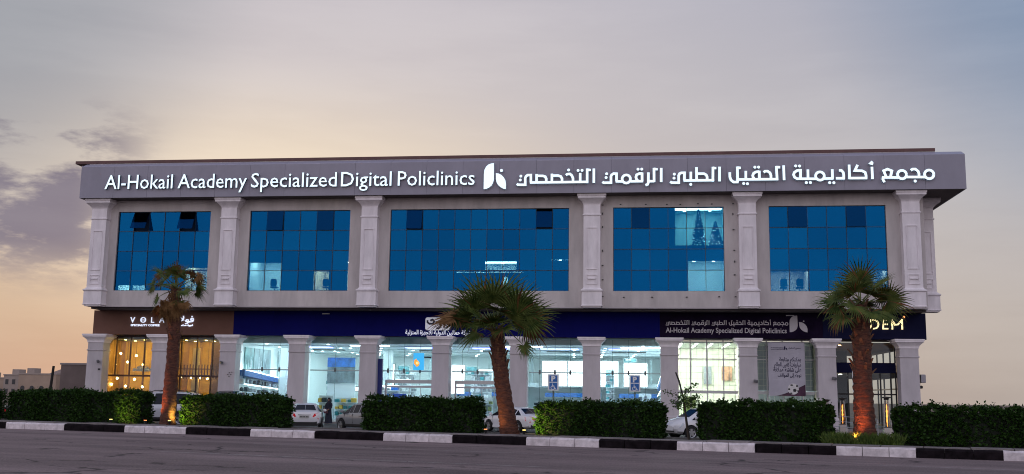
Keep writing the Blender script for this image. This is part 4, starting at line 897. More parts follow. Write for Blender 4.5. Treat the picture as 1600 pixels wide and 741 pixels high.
# the smaller repeat of the same name on the dark banner
pw = mat('dull_white_print', (.50, .47, .50), .6)
sm = thing('entrance_sign', 'dull white clinic name and leaf logo printed on the black banner above the lobby', 'sign', (6, YB-.04, 6.9))
yb0, yb1 = YB-.05, YB-.036
# Arabic text spans -8.7 .. 22.1 m in its own units
AX0 = min(p[0] for pc in ARABIC for it in pc for p in (it[1] if it[0] == 's' else [it[1]])); AX1 = max(p[0] for pc in ARABIC for it in pc for p in (it[1] if it[0] == 's' else [it[1]]))
sa = (10.15-1.76)/(AX1-AX0)
arabic(sm, 1.76-AX0*sa, 7.20, sa, sa*1.05, .055, yb0, yb1, pw, pw, True)
q = MB(); text_add(q, 'Al-Hokail Academy Specialized Digital Policlinics', 0, 0, yb0, yb0, .5, 1, .006); wx = [p[0] for p in q.v]; s_ = (10.15-1.76)/(max(wx)-min(wx))
q = MB(); text_add(q, 'Al-Hokail Academy Specialized Digital Policlinics', 1.76, 6.66, yb0, yb1, .5, s_, .008); q.build('lettering', pw, sm)
for L in LEAF: recalc(MB().prism([(10.35+(x+11.06)*.76, 6.72+(z+.35)*.62) for x, z in L], yb0, yb1).build('logo_leaf', pw, sm))
recalc(MB().prism(disc(11.32, 7.50, .05), yb0, yb1).build('logo_dot', pw, sm))
# cafe sign
cs_ = thing('cafe_sign', 'small glowing cafe lettering on the brown band behind the left palm', 'sign', (-36, YB, 7.1))
cg = mat('cafe_letter_glow', (.8, .85, 1), .4, emit=(.72, .82, 1), estr=.9)
for ch, x in (('V', -38.50), ('O', -37.72), ('L', -36.88), ('A', -36.18)):
    q = MB(); text_add(q, ch, x, 7.17, YB-.10, YB-.03, .60, 1, 0, 0, 0); o = q.build('letter', cg, cs_)
q = MB(); q.box(-37.66, -37.28, YB-.11, YB-.101, 7.34, 7.39); q.build('letter_bar', cg, cs_)
q = MB(); text_add(q, 'SPECIALITY COFFEE', -38.45, 6.90, YB-.07, YB-.03, .21, 1.25, .004); q.build('lettering', cg, cs_)
q = MB(); text_add(q, shape('فولا'), -33.45, 7.22, YB-.10, YB-.03, .66, 1.2, .008, 0, 0, 'R'); q.build('lettering', cg, cs_)
q = MB(); text_add(q, shape('قهوة مختصة'), -33.5, 6.93, YB-.07, YB-.03, .20, 1.2, .004, 0, 0, 'R'); q.build('lettering', cg, cs_)
# appliance company sign
bs = thing('company_sign', 'white rounded badge with dark script and small Arabic company name on the navy band', 'sign', (-15, YB, 6.8))
r = .16; a, b, z0_, z1_ = -15.66, -13.80, 6.72, 7.66; poly = []
for cx_, cz_, a0 in ((b-r, z1_-r, 0), (a+r, z1_-r, 90), (a+r, z0_+r, 180), (b-r, z0_+r, 270)):
    for k in range(5): t_ = math.radians(a0+k*22.5); poly.append((cx_+r*math.cos(t_), cz_+r*math.sin(t_)))
recalc(MB().prism(poly, YB-.10, YB-.02).build('badge', mat('badge_white', (.62, .6, .64), .4, emit=(.8, .85, 1), estr=.25), bs))
q = MB(); W_ = .13; yb2 = YB-.112
stroke(q, [(-15.5,7.45),(-15.5,7.3),(-15.35,7.18),(-15.1,7.2),(-15.0,7.35),(-15.12,7.5),(-15.3,7.42)], W_, yb2, YB-.10)
stroke(q, [(-14.55,7.15),(-14.52,6.98),(-14.65,6.86),(-14.85,6.84)], W_, yb2, YB-.10); stroke(q, [(-14.25,7.55),(-14.25,6.9)], W_, yb2, YB-.10); stroke(q, [(-14.0,7.2),(-13.95,7.02),(-14.1,6.92)], .07, yb2, YB-.10); stroke(q, [(-14.9,7.3),(-14.3,7.32)], W_, yb2-.003, YB-.10)
recalc(q.build('script', mat('badge_ink', (.01, .01, .04), .5), bs))
q = MB(); T_ = shape('شركة حماتين الدولية للأجهزة المنزلية'); text_add(q, T_, 0, 0, 0, 0, .44, 1); wx = [p[0] for p in q.v]; s_ = 4.85/(max(wx)-min(wx))
q = MB(); text_add(q, T_, -17.15, 6.42, YB-.06, YB-.02, .44, s_, .008, 0, 0, res=2); q.build('lettering', mat('sign_white_glow', (.7, .7, .75), .4, emit=(.8, .85, 1), estr=.45), bs)
# restaurant sign
rs = thing('restaurant_sign', 'glowing warm yellow restaurant letters on the navy band behind the right palm', 'sign', (16.5, YB, 7.3))
yg = mat('warm_letter_glow', (1, .9, .6), .4, emit=(1, .80, .38), estr=1.25)
for ch, x, sx in (('O', 14.75, 1), ('D', 15.75, .92), ('E', 16.55, .95)):
    q = MB(); text_add(q, ch, x, 6.96, YB-.12, YB-.04, 1.02, sx, .0, 0, 0); q.build('letter', yg, rs)
q = MB(); 
for k, L in enumerate(([(17.28, 6.96), (17.28, 7.66)], [(17.28, 7.60), (17.46, 7.28), (17.66, 7.30), (17.98, 7.66)], [(17.94, 7.64), (17.94, 6.96)])): stroke(q, L, .10, YB-.12-.002*k, YB-.04)
recalc(q.build('letter', yg, rs))
og = mat('orange_dot_glow', (1, .4, .1), .4, emit=(1, .40, .12), estr=1.2)
for x, z in ((18.08, 7.82), (14.62, 7.76)): recalc(MB().prism(disc(x, z, .075), YB-.12, YB-.05).build('dot', og, rs))
# football banner --------------------------------------------------------------
bn = thing('football_banner', 'tall pale lilac banner with Arabic text and a football hung over the lobby window', 'banner', (10.1, 74.6, 2.35))
def banner_mat():
    m = mat('lilac_banner_print', (.42, .40, .46), .6, noise=(.9, .10, 4)); return m
yb3 = 74.56
q = MB(); n = 10
for i in range(n):
    for j in range(12):
        x0_, x1_ = 8.85+2.52*i/n, 8.85+2.52*(i+1)/n; z0_, z1_ = 2.30+3.72*j/12, 2.30+3.72*(j+1)/12
        w = lambda x, z: yb3 + .010*math.sin(x*4+z) 
        q.add([(x0_, w(x0_, z0_), z0_), (x1_, w(x1_, z0_), z0_), (x1_, w(x1_, z1_), z1_), (x0_, w(x0_, z1_), z1_)], [(0,1,2,3)])
q.build('banner_cloth', banner_mat(), bn)
ink = mat('navy_print_ink', (.015, .012, .05), .7); ypr = yb3-.016
for i, (t_, sz) in enumerate((('يمكنكم متابعة', .42), ('مباريات كأس العالم', .42), ('على شاشة عملاقة', .42), ('توجه إلى المواقف', .36))):
    q = MB(); text_add(q, shape(t_), 11.1, 4.72-i*.36, ypr, ypr, sz*.92, .70 if i != 1 else .62, .006, align='R', res=2); q.build('printed_text', ink, bn)
q = MB(); text_add(q, 'Al-Hokail Academy', 9.05, 5.62, ypr, ypr, .11, 1, .002); text_add(q, 'Specialized Digital Policlinics', 9.05, 5.52, ypr, ypr, .08, 1, .001); text_add(q, shape('مجمع الحقيل'), 11.1, 5.6, ypr, ypr, .16, 1, .002, align='R')
q.build('printed_text', ink, bn)
for L in LEAF: MB().prism([(9.95+(x+11.06)*.15, 5.50+(z+.35)*.14) for x, z in L], ypr-.001, ypr+.004).build('printed_logo', ink, bn)
wave = [(9.35, 2.31)]+[(9.35+2.0*k/10, 2.31+.80*(k/10)**1.3) for k in range(1, 11)]+[(11.36, 2.31)]
MB().add([(x, ypr, z) for x, z in wave], [tuple(range(len(wave)))]).build('printed_wave', mat('maroon_print', (.05, .012, .035), .7, noise=(2, .5, 3)), bn)
MB().add([(x, ypr-.006, z) for x, z in disc(10.52, 2.79, .38, 28)], [tuple(range(28))]).build('printed_ball', mat('ball_print_white', (.62, .6, .6), .6, noise=(3, .15, 3)), bn)
q = MB(); q.add([(x, ypr-.011, z) for x, z in disc(10.62, 2.70, .13, 5)], [tuple(range(5))])
for k, (cx_, cz_, rr, sq) in enumerate(((10.42, 3.06, .11, .6), (10.24, 2.78, .09, .8), (10.78, 3.0, .08, 1), (10.38, 2.50, .09, .6), (10.84, 2.66, .06, 1.2))):
    P_ = [(cx_+(x-cx_), cz_+(z-cz_)*sq) for x, z in disc(cx_, cz_, rr, 5)]; q.add([(x, ypr-.011, z) for x, z in P_], [tuple(range(5))])
q.build('ball_patch', mat('ball_print_black', (.02, .02, .02), .6), bn)
MB().tube([(8.8, 74.6, 6.04), (11.42, 74.6, 6.04)], .025, 6).build('top_bar', steel, bn)
# parking signs ------------------------------------------------------------------
sig_b = mat('parking_sign_blue', (.01, .12, .42), .4); sig_w = mat('parking_sign_white', (.72, .74, .76), .4)
def parking_sign(x, y, label, w=.64, zb=2.36, zt=3.30, rz=0):
    t = thing('parking_sign', label, 'sign', (x, y, 0), rz, 'parking signs for wheelchair users')
    L = dict(local=True)
    MB().tube([(0, .04, 0), (0, .04, zt-.1)], .04, 8).build('post', mat('green_grey_post', (.10, .13, .10), .5, metal=.4), t, **L)
    MB().box(-w/2, w/2, -.005, .015, zb, zt).build('plate', sig_w, t, **L)
    m_ = (zb+zt)/2; iw = w/2-.09
    MB().box(-iw, iw, -.010, -.0055, m_+.03, zt-.07).build('parking_field', sig_b, t, **L); MB().box(-iw, iw, -.010, -.0055, zb+.06, m_-.02).build('wheelchair_field', sig_b, t, **L)
    q = MB(); text_add(q, 'P', 0, m_+.075, -.014, -.014, .40, 1.1, .022, align='C'); q.build('printed_letter', sig_w, t, **L)
    q = MB(); zc = zb+.20; n = 14; w_ = .032
    stroke(q, [(-.03+.105*math.cos(a_), zc-.03+.105*math.sin(a_)) for a_ in [math.radians(100+k*18) for k in range(15)]], w_, -.0145, -.012)
    stroke(q, [(-.04, zc+.13), (-.03, zc+.01), (.07, zc+.01), (.11, zc-.10), (.16, zc-.09)], w_*1.2, -.017, -.015); stroke(q, [(-.035, zc+.07), (.06, zc+.07)], w_, -.019, -.018)
    q.prism(disc(-.045, zc+.17, .032, 10), -.018, -.0145); recalc(q.build('wheelchair_symbol', sig_w, t, **L))
parking_sign(-5.04, 60, 'left wheelchair parking sign standing behind the hedge right of the middle palm')
parking_sign(-.36, 60, 'wheelchair parking sign behind the hedge beside the thin young tree', rz=.05)
parking_sign(11.9, 60.5, 'wheelchair parking sign seen edge on against the trunk of the right palm', w=.62, zb=2.5, zt=3.75, rz=1.1)
# ------------------------------------------------------------------ vegetation
def leaf_mat(name, c0, c1, rough=.5, sc=1.2):
    m = mat(name, c0, rough); t = m.node_tree; b = t.nodes['Principled BSDF']
    tcn = t.nodes.new('ShaderNodeTexCoord'); n = t.nodes.new('ShaderNodeTexNoise'); n.inputs['Scale'].default_value = sc*6; n.inputs['Detail'].default_value = 5
    t.links.new(tcn.outputs['Object'], n.inputs[0]); rp = t.nodes.new('ShaderNodeValToRGB'); e = rp.color_ramp.elements; e[0].position = .35; e[1].position = .65
    e[0].color = (*c0, 1); e[1].color = (*c1, 1); t.links.new(n.outputs['Fac'], rp.inputs[0]); t.links.new(rp.outputs[0], b.inputs['Base Color'])
    b.inputs['Specular IOR Level'].default_value = .12
    return m
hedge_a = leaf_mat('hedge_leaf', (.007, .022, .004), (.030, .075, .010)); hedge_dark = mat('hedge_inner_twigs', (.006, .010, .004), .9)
def np_mesh(name, V, F, mats, parent=None, kind=None, mi=None):
    me = bpy.data.meshes.new(name); n = F.shape[1]
    me.vertices.add(len(V)); me.vertices.foreach_set('co', V.astype(np.float32).ravel())
    me.loops.add(F.size); me.loops.foreach_set('vertex_index', F.astype(np.int32).ravel())
    me.polygons.add(len(F)); me.polygons.foreach_set('loop_start', np.arange(0, F.size, n, dtype=np.int32)); me.polygons.foreach_set('loop_total', np.full(len(F), n, dtype=np.int32))
    for x in mats: me.materials.append(x)
    if mi is not None: me.polygons.foreach_set('material_index', mi.astype(np.int32))
    me.update(calc_edges=True); me.validate()
    o = bpy.data.objects.new(name, me); C.objects.link(o)
    if parent is not None: o.parent = parent
    if kind: o['kind'] = kind
    return o
def leaves(P, size, nrm=None, up=.4):
    """diamond leaves at points P"""
    n = len(P); a = NP.normal(size=(n, 3)); a[:, 2] = np.abs(a[:, 2])*up + .2; a /= np.linalg.norm(a, axis=1)[:, None]
    b = NP.normal(size=(n, 3)); b -= (b*a).sum(1)[:, None]*a; b /= np.linalg.norm(b, axis=1)[:, None]
    s = (size*NP.uniform(.6, 1.35, n))[:, None]
    fold = np.cross(a, b)*s*.12
    V = np.stack([P, P+a*s*.5+b*s*.28+fold, P+a*s, P+a*s*.5-b*s*.28+fold], 1).reshape(-1, 3)
    F = np.arange(n*4).reshape(n, 4)
    return V, F
def hedge(s0, s1, label, t0=2.9, t1=4.1, ztop=1.72, n_per=620, rnd=.28, loose=1):
    cx, cy = K((s0+s1)/2, (t0+t1)/2); root = thing('hedge', label, 'hedge', (cx, cy, .30), group='clipped hedges along the kerb')
    L = s1-s0; T = t1-t0; z0 = .32; Hh = ztop-z0
    # sample the shell of a slightly lumpy rounded box
    areas = np.array([L*Hh, L*Hh*.35, L*T, T*Hh, T*Hh]); n = int(areas.sum()*n_per); k = NP.choice(5, n, p=areas/areas.sum())
    u, v = NP.uniform(0, 1, n), NP.uniform(0, 1, n); s = np.where(k < 3, u*L, np.where(k == 3, 0, L)); 
    t = np.where(k == 0, 0, np.where(k == 1, T, np.where(k == 2, v*T, u*T))); z = np.where(k == 2, Hh, v*Hh)
    lump = .06*np.sin(s*2.1+t*1.7+s0)+.065*np.sin(s*5.3+z*4+s0*2)*np.sin(z*6+s*1.3)+.05*np.sin(s*11+z*9+s0)+.03*np.sin(s*23-z*17)
    dep = np.abs(NP.normal(0, .07, n))
    t = t + np.where(k == 0, -lump+dep, np.where(k == 1, lump-dep, 0)); z = z + np.where(k == 2, lump*1.0-dep*.7 + .05*np.sin(s*1.3+s0), 0)
    spr = (NP.uniform(0, 1, n) < .10*loose)&(k == 2); z = z+np.where(spr, NP.uniform(.03, .17, n), 0)
    s = s + np.where(k == 3, -lump*.8+dep, np.where(k == 4, lump*.8-dep, 0))
    # round the edges in
    es = np.minimum(s, L-s); ez = Hh-z; m_ = (es < rnd) & (ez < rnd); z = z - np.where(m_, (rnd-np.clip(es, 0, rnd))**2*1.4, 0)
    et = np.minimum(t, T-t); m2 = (et < .2) & (ez < .2); z = z - np.where(m2, (.2-np.clip(et, 0, .2))**2*1.6, 0)
    P = np.stack([P0.x+KU.x*(s0+s)+KN.x*(t0+t)-cx, P0.y+KU.y*(s0+s)+KN.y*(t0+t)-cy, z0+z-.30], 1)
    V, F = leaves(P, .125)
    np_mesh('foliage', V, F, [hedge_a], root, kind='stuff')
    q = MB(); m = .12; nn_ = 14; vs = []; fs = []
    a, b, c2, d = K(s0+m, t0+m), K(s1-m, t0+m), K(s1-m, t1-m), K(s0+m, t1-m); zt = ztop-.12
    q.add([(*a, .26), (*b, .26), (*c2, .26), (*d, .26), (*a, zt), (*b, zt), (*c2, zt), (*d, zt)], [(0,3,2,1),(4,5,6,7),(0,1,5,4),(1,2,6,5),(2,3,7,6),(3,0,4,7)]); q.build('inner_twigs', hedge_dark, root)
    return root
hedge(-14, -4.65, 'clipped hedge cut off by the left edge of the photo', ztop=1.84)
hedge(-3.2, 5.95, 'long clipped hedge in front of the far left pier, left of the first palm', ztop=1.88)
hedge(8.62, 14.67, 'clipped hedge between the left palm and the parked white sedan', ztop=1.76)
hedge(19.27, 24.99, 'clipped hedge in front of the glass entrances, left of the middle palm', ztop=1.77)
hedge(27.92, 33.52, 'clipped hedge under the two wheelchair parking signs', ztop=1.70)
hedge(35.08, 40.39, 'clipped hedge below the football banner, left of the right palm', ztop=1.80)
hedge(42.67, 60, 'long clipped hedge right of the right palm running out of the picture', ztop=1.72)
# fan palms ------------------------------------------------------------------------
frond_g = leaf_mat('palm_leaf', (.028, .055, .012), (.11, .14, .035), .45, .5); frond_d = leaf_mat('dry_palm_leaf', (.10, .05, .018), (.20, .11, .045), .7, .5)
petiole_m = mat('palm_petiole', (.10, .12, .03), .5)
def trunk_mat(name, c0, c1):
    m = mat(name, c0, .85); t = m.node_tree; b = t.nodes['Principled BSDF']; tcn = t.nodes.new('ShaderNodeTexCoord'); mp_ = t.nodes.new('ShaderNodeMapping'); mp_.inputs['Scale'].default_value = (3, 3, 10)
    n = t.nodes.new('ShaderNodeTexNoise'); n.inputs['Scale'].default_value = 1.6; n.inputs['Detail'].default_value = 8; n.inputs['Roughness'].default_value = .7
    t.links.new(tcn.outputs['Object'], mp_.inputs[0]); t.links.new(mp_.outputs[0], n.inputs[0]); rp = t.nodes.new('ShaderNodeValToRGB'); e = rp.color_ramp.elements; e[0].position = .38; e[1].position = .62; e[0].color = (*c0, 1); e[1].color = (*c1, 1)
    t.links.new(n.outputs['Fac'], rp.inputs[0]); t.links.new(rp.outputs[0], b.inputs['Base Color'])
    bp = t.nodes.new('ShaderNodeBump'); bp.inputs['Strength'].default_value = 1; bp.inputs['Distance'].default_value = .06; t.links.new(n.outputs['Fac'], bp.inputs['Height']); t.links.new(bp.outputs[0], b.inputs['Normal'])
    return m
trunk_m = trunk_mat('palm_trunk_bark', (.040, .012, .008), (.13, .045, .024)); boot_m = trunk_mat('old_leaf_base', (.06, .025, .014), (.20, .10, .05))
def frond_mesh(root, base, az_, el, plen, rad, dry, droop, spread=118, nseg=26):
    """one fan leaf: a petiole and a fan of folded segments"""
    d = Vector((math.cos(az_)*math.cos(el), math.sin(az_)*math.cos(el), math.sin(el)))
    side = Vector((-math.sin(az_), math.cos(az_), 0)); up = side.cross(d) * -1
    if up.z < 0 and abs(el) < 1.4: up = -up
    pts = []; p = Vector(base); dd = d.copy()
    for k in range(7):
        pts.append(p.copy()); dd = (dd + Vector((0, 0, -droop*.055))).normalized(); p = p + dd*plen/6
    q = MB(); q.tube([tuple(x) for x in pts], [.035-.004*k for k in range(7)], 5, 2, cap=False)
    hub = pts[-1]; d2 = dd; side = d2.cross(Vector((0, 0, 1))); side = side.normalized() if side.length > .1 else Vector((1, 0, 0)); up = side.cross(d2).normalized()
    if up.z < 0: up = -up
    tilt = R.uniform(-.25, .45); twist = R.choice((-1, 1))*R.uniform(.35, 1.25)*abs(math.cos(az_)) + R.uniform(-.25, .25)
    side = (side*math.cos(twist)+up*math.sin(twist)).normalized(); up = side.cross(d2).normalized()
    ad_ = (d2*math.cos(tilt)+up*math.sin(tilt)*-1).normalized()
    for i in range(nseg):
        t = (i+.5)/nseg*2-1; ang = math.radians(spread)*t
        L = rad*(1-.28*abs(t)**1.6)*R.uniform(.80, 1.12)
        dr = (ad_*math.cos(ang)+side*math.sin(ang)).normalized()
        dr = (dr + up*.18*(abs(t))).normalized()
        nrm = dr.cross(side*math.cos(ang)-ad_*math.sin(ang)).normalized()
        wv = (side*math.cos(ang)-ad_*math.sin(ang)).normalized()
        p = hub.copy(); dv = dr.copy(); cols = []; ns = 6; brk = R.uniform(.42, .60); dg = (1.5 if dry else R.uniform(.25, .75))*droop
        ww = rad*math.radians(spread)/nseg*1.02
        for k in range(ns+1):
            f = k/ns; wid = (ww*min(1, f/.42)*.42 if f < .42 else ww*.42*max(0, 1-(f-.42)/.58)**1.15) + .003
            if f > brk: dv = (dv+Vector((R.uniform(-.05, .05), R.uniform(-.05, .05), -.38*dg))).normalized()
            else: dv = (dv+Vector((0, 0, -.05*dg))).normalized()
            cols.append((p - wv*wid + nrm*wid*.35, p - nrm*wid*.25, p + wv*wid + nrm*wid*.35)); p = p + dv*L/ns
        k0 = len(q.v); vs = [x for c_ in cols for x in c_]
        fs = []
        for k in range(ns): fs += [(k*3, k*3+1, k*3+4, k*3+3), (k*3+1, k*3+2, k*3+5, k*3+4)]
        q.add(vs, fs, 1 if (dry or (R.random() < .06)) else 0)
    return q.build('frond', [frond_g, frond_d, petiole_m if not dry else frond_d], root)
def palm(bx, by, z0, path, rads, label, fr, nboot, seed, skirt=0, boots_from=.55):
    global R
    keep = R; R = random.Random(seed)
    root = thing('fan_palm', label, 'palm tree', (bx, by, z0))
    # trunk
    pts = [Vector((bx+dx_, by+dy_, z)) for dx_, dy_, z in path]; q = MB(); n = 20; vs = []; N_ = 60
    def at(t):
        f = t*(len(pts)-1); i = min(int(f), len(pts)-2); f -= i; p0, p1 = pts[i], pts[i+1]; return p0.lerp(p1, f), rads[i]+(rads[i+1]-rads[i])*f
    for i in range(N_+1):
        c_, r_0 = at(i/N_)
        for k in range(n):
            a_ = 2*PI*k/n; rr = r_0*(1+.05*math.sin(i*2.1)+.05*math.sin(a_*5+i*.7)+R.uniform(-.035, .035)); vs.append((c_.x+rr*math.cos(a_), c_.y+rr*math.sin(a_), c_.z))
    q.add(vs, [(i*n+k, i*n+(k+1) % n, (i+1)*n+(k+1) % n, (i+1)*n+k) for i in range(N_) for k in range(n)])
    q.build('trunk', trunk_m, root, smooth=True)
    for i in range(nboot):          # old leaf bases
        t = boots_from+(1-boots_from)*(i+.5)/nboot; c_, r_0 = at(t); a_ = i*2.4+R.uniform(-.2, .2); dr = Vector((math.cos(a_), math.sin(a_), 0)); sd = Vector((-math.sin(a_), math.cos(a_), 0)); L = R.uniform(.16, .34); b = c_+dr*r_0*.88; w_ = R.uniform(.05, .09); o_ = R.uniform(.10, .26)
        tip = b + dr*o_ + Vector((0, 0, L)); low = b - Vector((0, 0, .10))
        q = MB(); q.add([low-sd*w_*1.3, low+sd*w_*1.3, tip+sd*w_*.55, tip-sd*w_*.55, low-sd*w_-dr*.06+Vector((0,0,.05)), low+sd*w_-dr*.06+Vector((0,0,.05)), tip+sd*w_*.4-dr*.05, tip-sd*w_*.4-dr*.05], [(0,1,2,3),(4,7,6,5),(0,4,5,1),(1,5,6,2),(2,6,7,3),(3,7,4,0)]); q.build('leaf_base', boot_m, root)
    top = pts[-1]
    for (a_, el, pl_, rd, dry, dp_) in fr:
        frond_mesh(root, (top.x+.10*math.cos(math.radians(a_)), top.y+.1*math.sin(math.radians(a_)), top.z+R.uniform(-.15, .2)), math.radians(a_+R.uniform(-6, 6)), math.radians(el), pl_, rd, dry, dp_)
    R = keep
    return root
def fr_set(seed, spec):
    q = random.Random(seed); out = []
    for (n, e0, e1, pl_, rd, dry, dp_) in spec:
        off = q.uniform(0, 360)
        for k in range(n): out.append((off+360*k/n+q.uniform(-14, 14), q.uniform(e0, e1), pl_*q.uniform(.85, 1.12), rd*q.uniform(.85, 1.1), dry, dp_*q.uniform(.8, 1.2)))
    return out
# left palm: worn and half dry; middle palm: leaning, wide; right palm: compact dark crown
palm(-23.80, 50.5, .28, [(0, 0, .28), (.02, 0, 2.0), (.05, 0, 4.0), (0, 0, 5.9), (-.05, 0, 7.25)], [.40, .34, .31, .31, .17], 'tall half dry palm with hanging brown leaves in front of the cafe sign',
     [(178, 20, 1.15, .75, False, 1.7), (172, 30, 1.2, .7, True, 1.5), (2, 30, 1.15, .75, False, 1.6), (350, 36, 1.3, .6, True, 1.6), (100, 62, .85, .75, False, 1), (265, 70, .9, .75, False, 1.2), (300, 55, .95, .7, False, 1.2), (15, 8, 1.0, .7, False, 1.7), (20, 62, 1.0, .6, True, 1.2), (200, 55, .95, .65, True, 1.2), (285, 75, .9, .6, True, 1.0), (225, 30, .9, .7, False, 1.5), (320, 8, .9, .65, False, 1.7), (195, -8, .85, .65, False, 1.7), (150, 40, 1.0, .8, False, 1.3), (30, 45, 1.0, .8, False, 1.3), (240, 45, .9, .8, False, 1.2), (280, 25, .8, .75, False, 1.5), (80, 75, .8, .85, False, .8),
     (196, -50, 1.1, .8, True, 1.0), (345, -52, 1.0, .7, True, 1.0), (222, -66, 1.2, .85, True, 1.1), (315, -72, 1.1, .8, True, 1.1), (270, -76, 1.3, .8, True, 1.1),
      (200, -62, .9, .7, True, 1.2), (335, -66, .8, .6, False, 1.2), (250, -70, .9, .75, True, 1.2), (290, -74, .9, .65, True, 1.2), (182, -58, .95, .6, True, 1.2), (0, -66, .85, .5, True, 1.2), (230, -75, 1.1, .7, True, 1.2)], 30, 31)
palm(-5.75, 45.9, .28, [(0, 0, .28), (-.12, 0, 1.0), (-.36, 0, 2.4), (-.54, 0, 3.6), (-.68, 0, 4.95)], [.46, .38, .34, .33, .22], 'leaning palm with a wide green fan crown in front of the glass entrances',
     [(184, 20, 2.0, 1.35, True, .35), (178, 24, 1.7, 1.25, False, .5), (172, 44, 1.35, 1.65, False, .5), (190, 28, 1.2, 1.4, False, .7), (165, 66, 1.2, 1.6, False, .5), (255, 74, 1.3, 1.6, False, .4), (80, 82, 1.4, 1.7, False, .4), (10, 66, 1.3, 1.65, False, .5), (345, 52, 1.3, 1.6, False, .5), (8, 40, 1.45, 1.6, False, .55), (352, 22, 1.3, 1.5, False, .7), (2, 14, 1.3, 1.4, True, .6),
      (228, 40, 1.0, 1.3, False, .7), (285, 42, 1.0, 1.3, False, .7), (205, 48, 1.2, 1.45, False, .6), (262, 30, .85, 1.25, False, .8), (338, 38, 1.2, 1.4, False, .6), (300, 12, .8, 1.1, False, 1.0), (235, 12, .8, 1.1, False, 1.0), (318, 26, 1.0, 1.3, False, .8), (120, 35, 1.1, 1.3, False, .8), (60, 35, 1.1, 1.3, False, .8), (200, -12, .85, 1.15, False, 1.2), (352, -22, 1.45, .95, False, 1.6), (270, 16, .7, 1.2, False, 1.0)], 34, 12, boots_from=.62)
palm(8.55, 41.75, .28, [(0, 0, .28), (-.02, 0, 1.6), (-.03, 0, 3.0), (0, 0, 4.5), (0, 0, 5.7)], [.44, .38, .35, .35, .20], 'straight thick palm with a dense dark crown in front of the restaurant sign',
     [(180, 26, .8, 1.05, False, .9), (188, 4, .8, 1.0, False, 1.2), (172, -10, .85, .85, True, 1.6), (160, 50, .7, 1.0, False, .7), (215, 46, .7, 1.0, False, .7), (265, 84, .75, 1.05, False, .3), (95, 72, .7, 1.0, False, .5), (30, 54, .7, 1.0, False, .7), (325, 48, .7, 1.05, False, .7), (4, 32, .85, 1.05, False, .8), (355, 13, .95, 1.05, False, .8), (0, -4, .8, .9, False, 1.3),
      (245, 34, .6, .95, False, .8), (295, 34, .6, .95, False, .8), (205, -10, .75, .9, False, 1.2), (240, -8, .6, .85, False, 1.2), (290, -6, .6, .85, False, 1.2), (120, 18, .6, .95, False, 1), (60, 18, .6, .95, False, 1)], 40, 77, boots_from=.5)
# young tree
yt = thing('young_tree', 'thin young tree tied to a stake between two hedges', 'tree', (1.70, 43.6, .3))
q = MB(); q.tube([(1.95, 43.6, .3), (1.85, 43.6, 1.0), (1.72, 43.6, 2.0), (1.55, 43.58, 2.7), (1.42, 43.6, 3.05)], [.05, .045, .04, .035, .03], 7); q.build('stake', mat('dark_stake', (.02, .018, .014), .8), yt)
q = MB(); q.tube([(1.90, 43.55, .3), (1.80, 43.5, 1.1), (1.72, 43.55, 2.1)], [.03, .025, .015], 6)
tips = []
for k in range(14):
    z = R.uniform(1.5, 2.15); a_ = R.uniform(0, 2*PI); L = R.uniform(.35, .85); b = Vector((1.74+.03*(2-z), 43.53, z)); e = b+Vector((math.cos(a_)*L*1.0, math.sin(a_)*L*.6, R.uniform(-.1, .45))); q.tube([b, (b+e)/2+Vector((0, 0, .05)), e], [.012, .009, .004], 5); tips.append((b, e))
q.build('trunk', mat('twig_bark', (.05, .035, .025), .9), yt)
PT = []
for b, e in tips:
    for k in range(60): f = R.uniform(.25, 1.05); p = b.lerp(e, f); PT.append((p.x+R.gauss(0, .06)-1.70, p.y+R.gauss(0, .06)-43.6, p.z+R.gauss(0, .06)-.3))
V, F = leaves(np.array(PT), .095); np_mesh('crown', V, F, [leaf_mat('tree_leaf', (.02, .05, .015), (.07, .13, .03))], yt, kind='stuff')
# low planting under the right palm
def tuft(s, t, label, n=420, r=.55, h=.55):
    cx, cy = K(s, t); root = thing('ground_plant', label, 'plant', (cx, cy, .3), group='low plants under the right palm')
    V = []; F = []
    for k in range(n):
        a_ = R.uniform(0, 2*PI); rr = r*math.sqrt(R.random()); x, y = rr*math.cos(a_), rr*math.sin(a_); L = h*R.uniform(.4, 1); lx, ly = R.gauss(0, .16), R.gauss(0, .16); w_ = .014; i = len(V)
        V += [(x-w_, y, 0), (x+w_, y, 0), (x+lx*.5+w_, y+ly*.5, L*.6), (x+lx*.5-w_, y+ly*.5, L*.6), (x+lx, y+ly, L)]; F += [(i, i+1, i+2, i+3), (i+3, i+2, i+4, i+4)]
    q = MB(); q.v = V; q.f = [f if f[2] != f[3] else f[:3] for f in F]; q.m = [0]*len(F); q.build('blades', leaf_mat('grass_leaf', (.03, .06, .012), (.10, .14, .03)), root, local=True, kind='stuff')
for i, (s, t) in enumerate(((40.65, 1.9), (41.3, 1.8), (41.9, 1.9), (42.5, 2.0))): tuft(s, t, ['low grassy plant at the left foot of the right palm', 'low grassy plant just left of the right palm trunk centre', 'low grassy plant in front of the right palm trunk', 'low grassy plant by the hedge right of the right palm'][i])
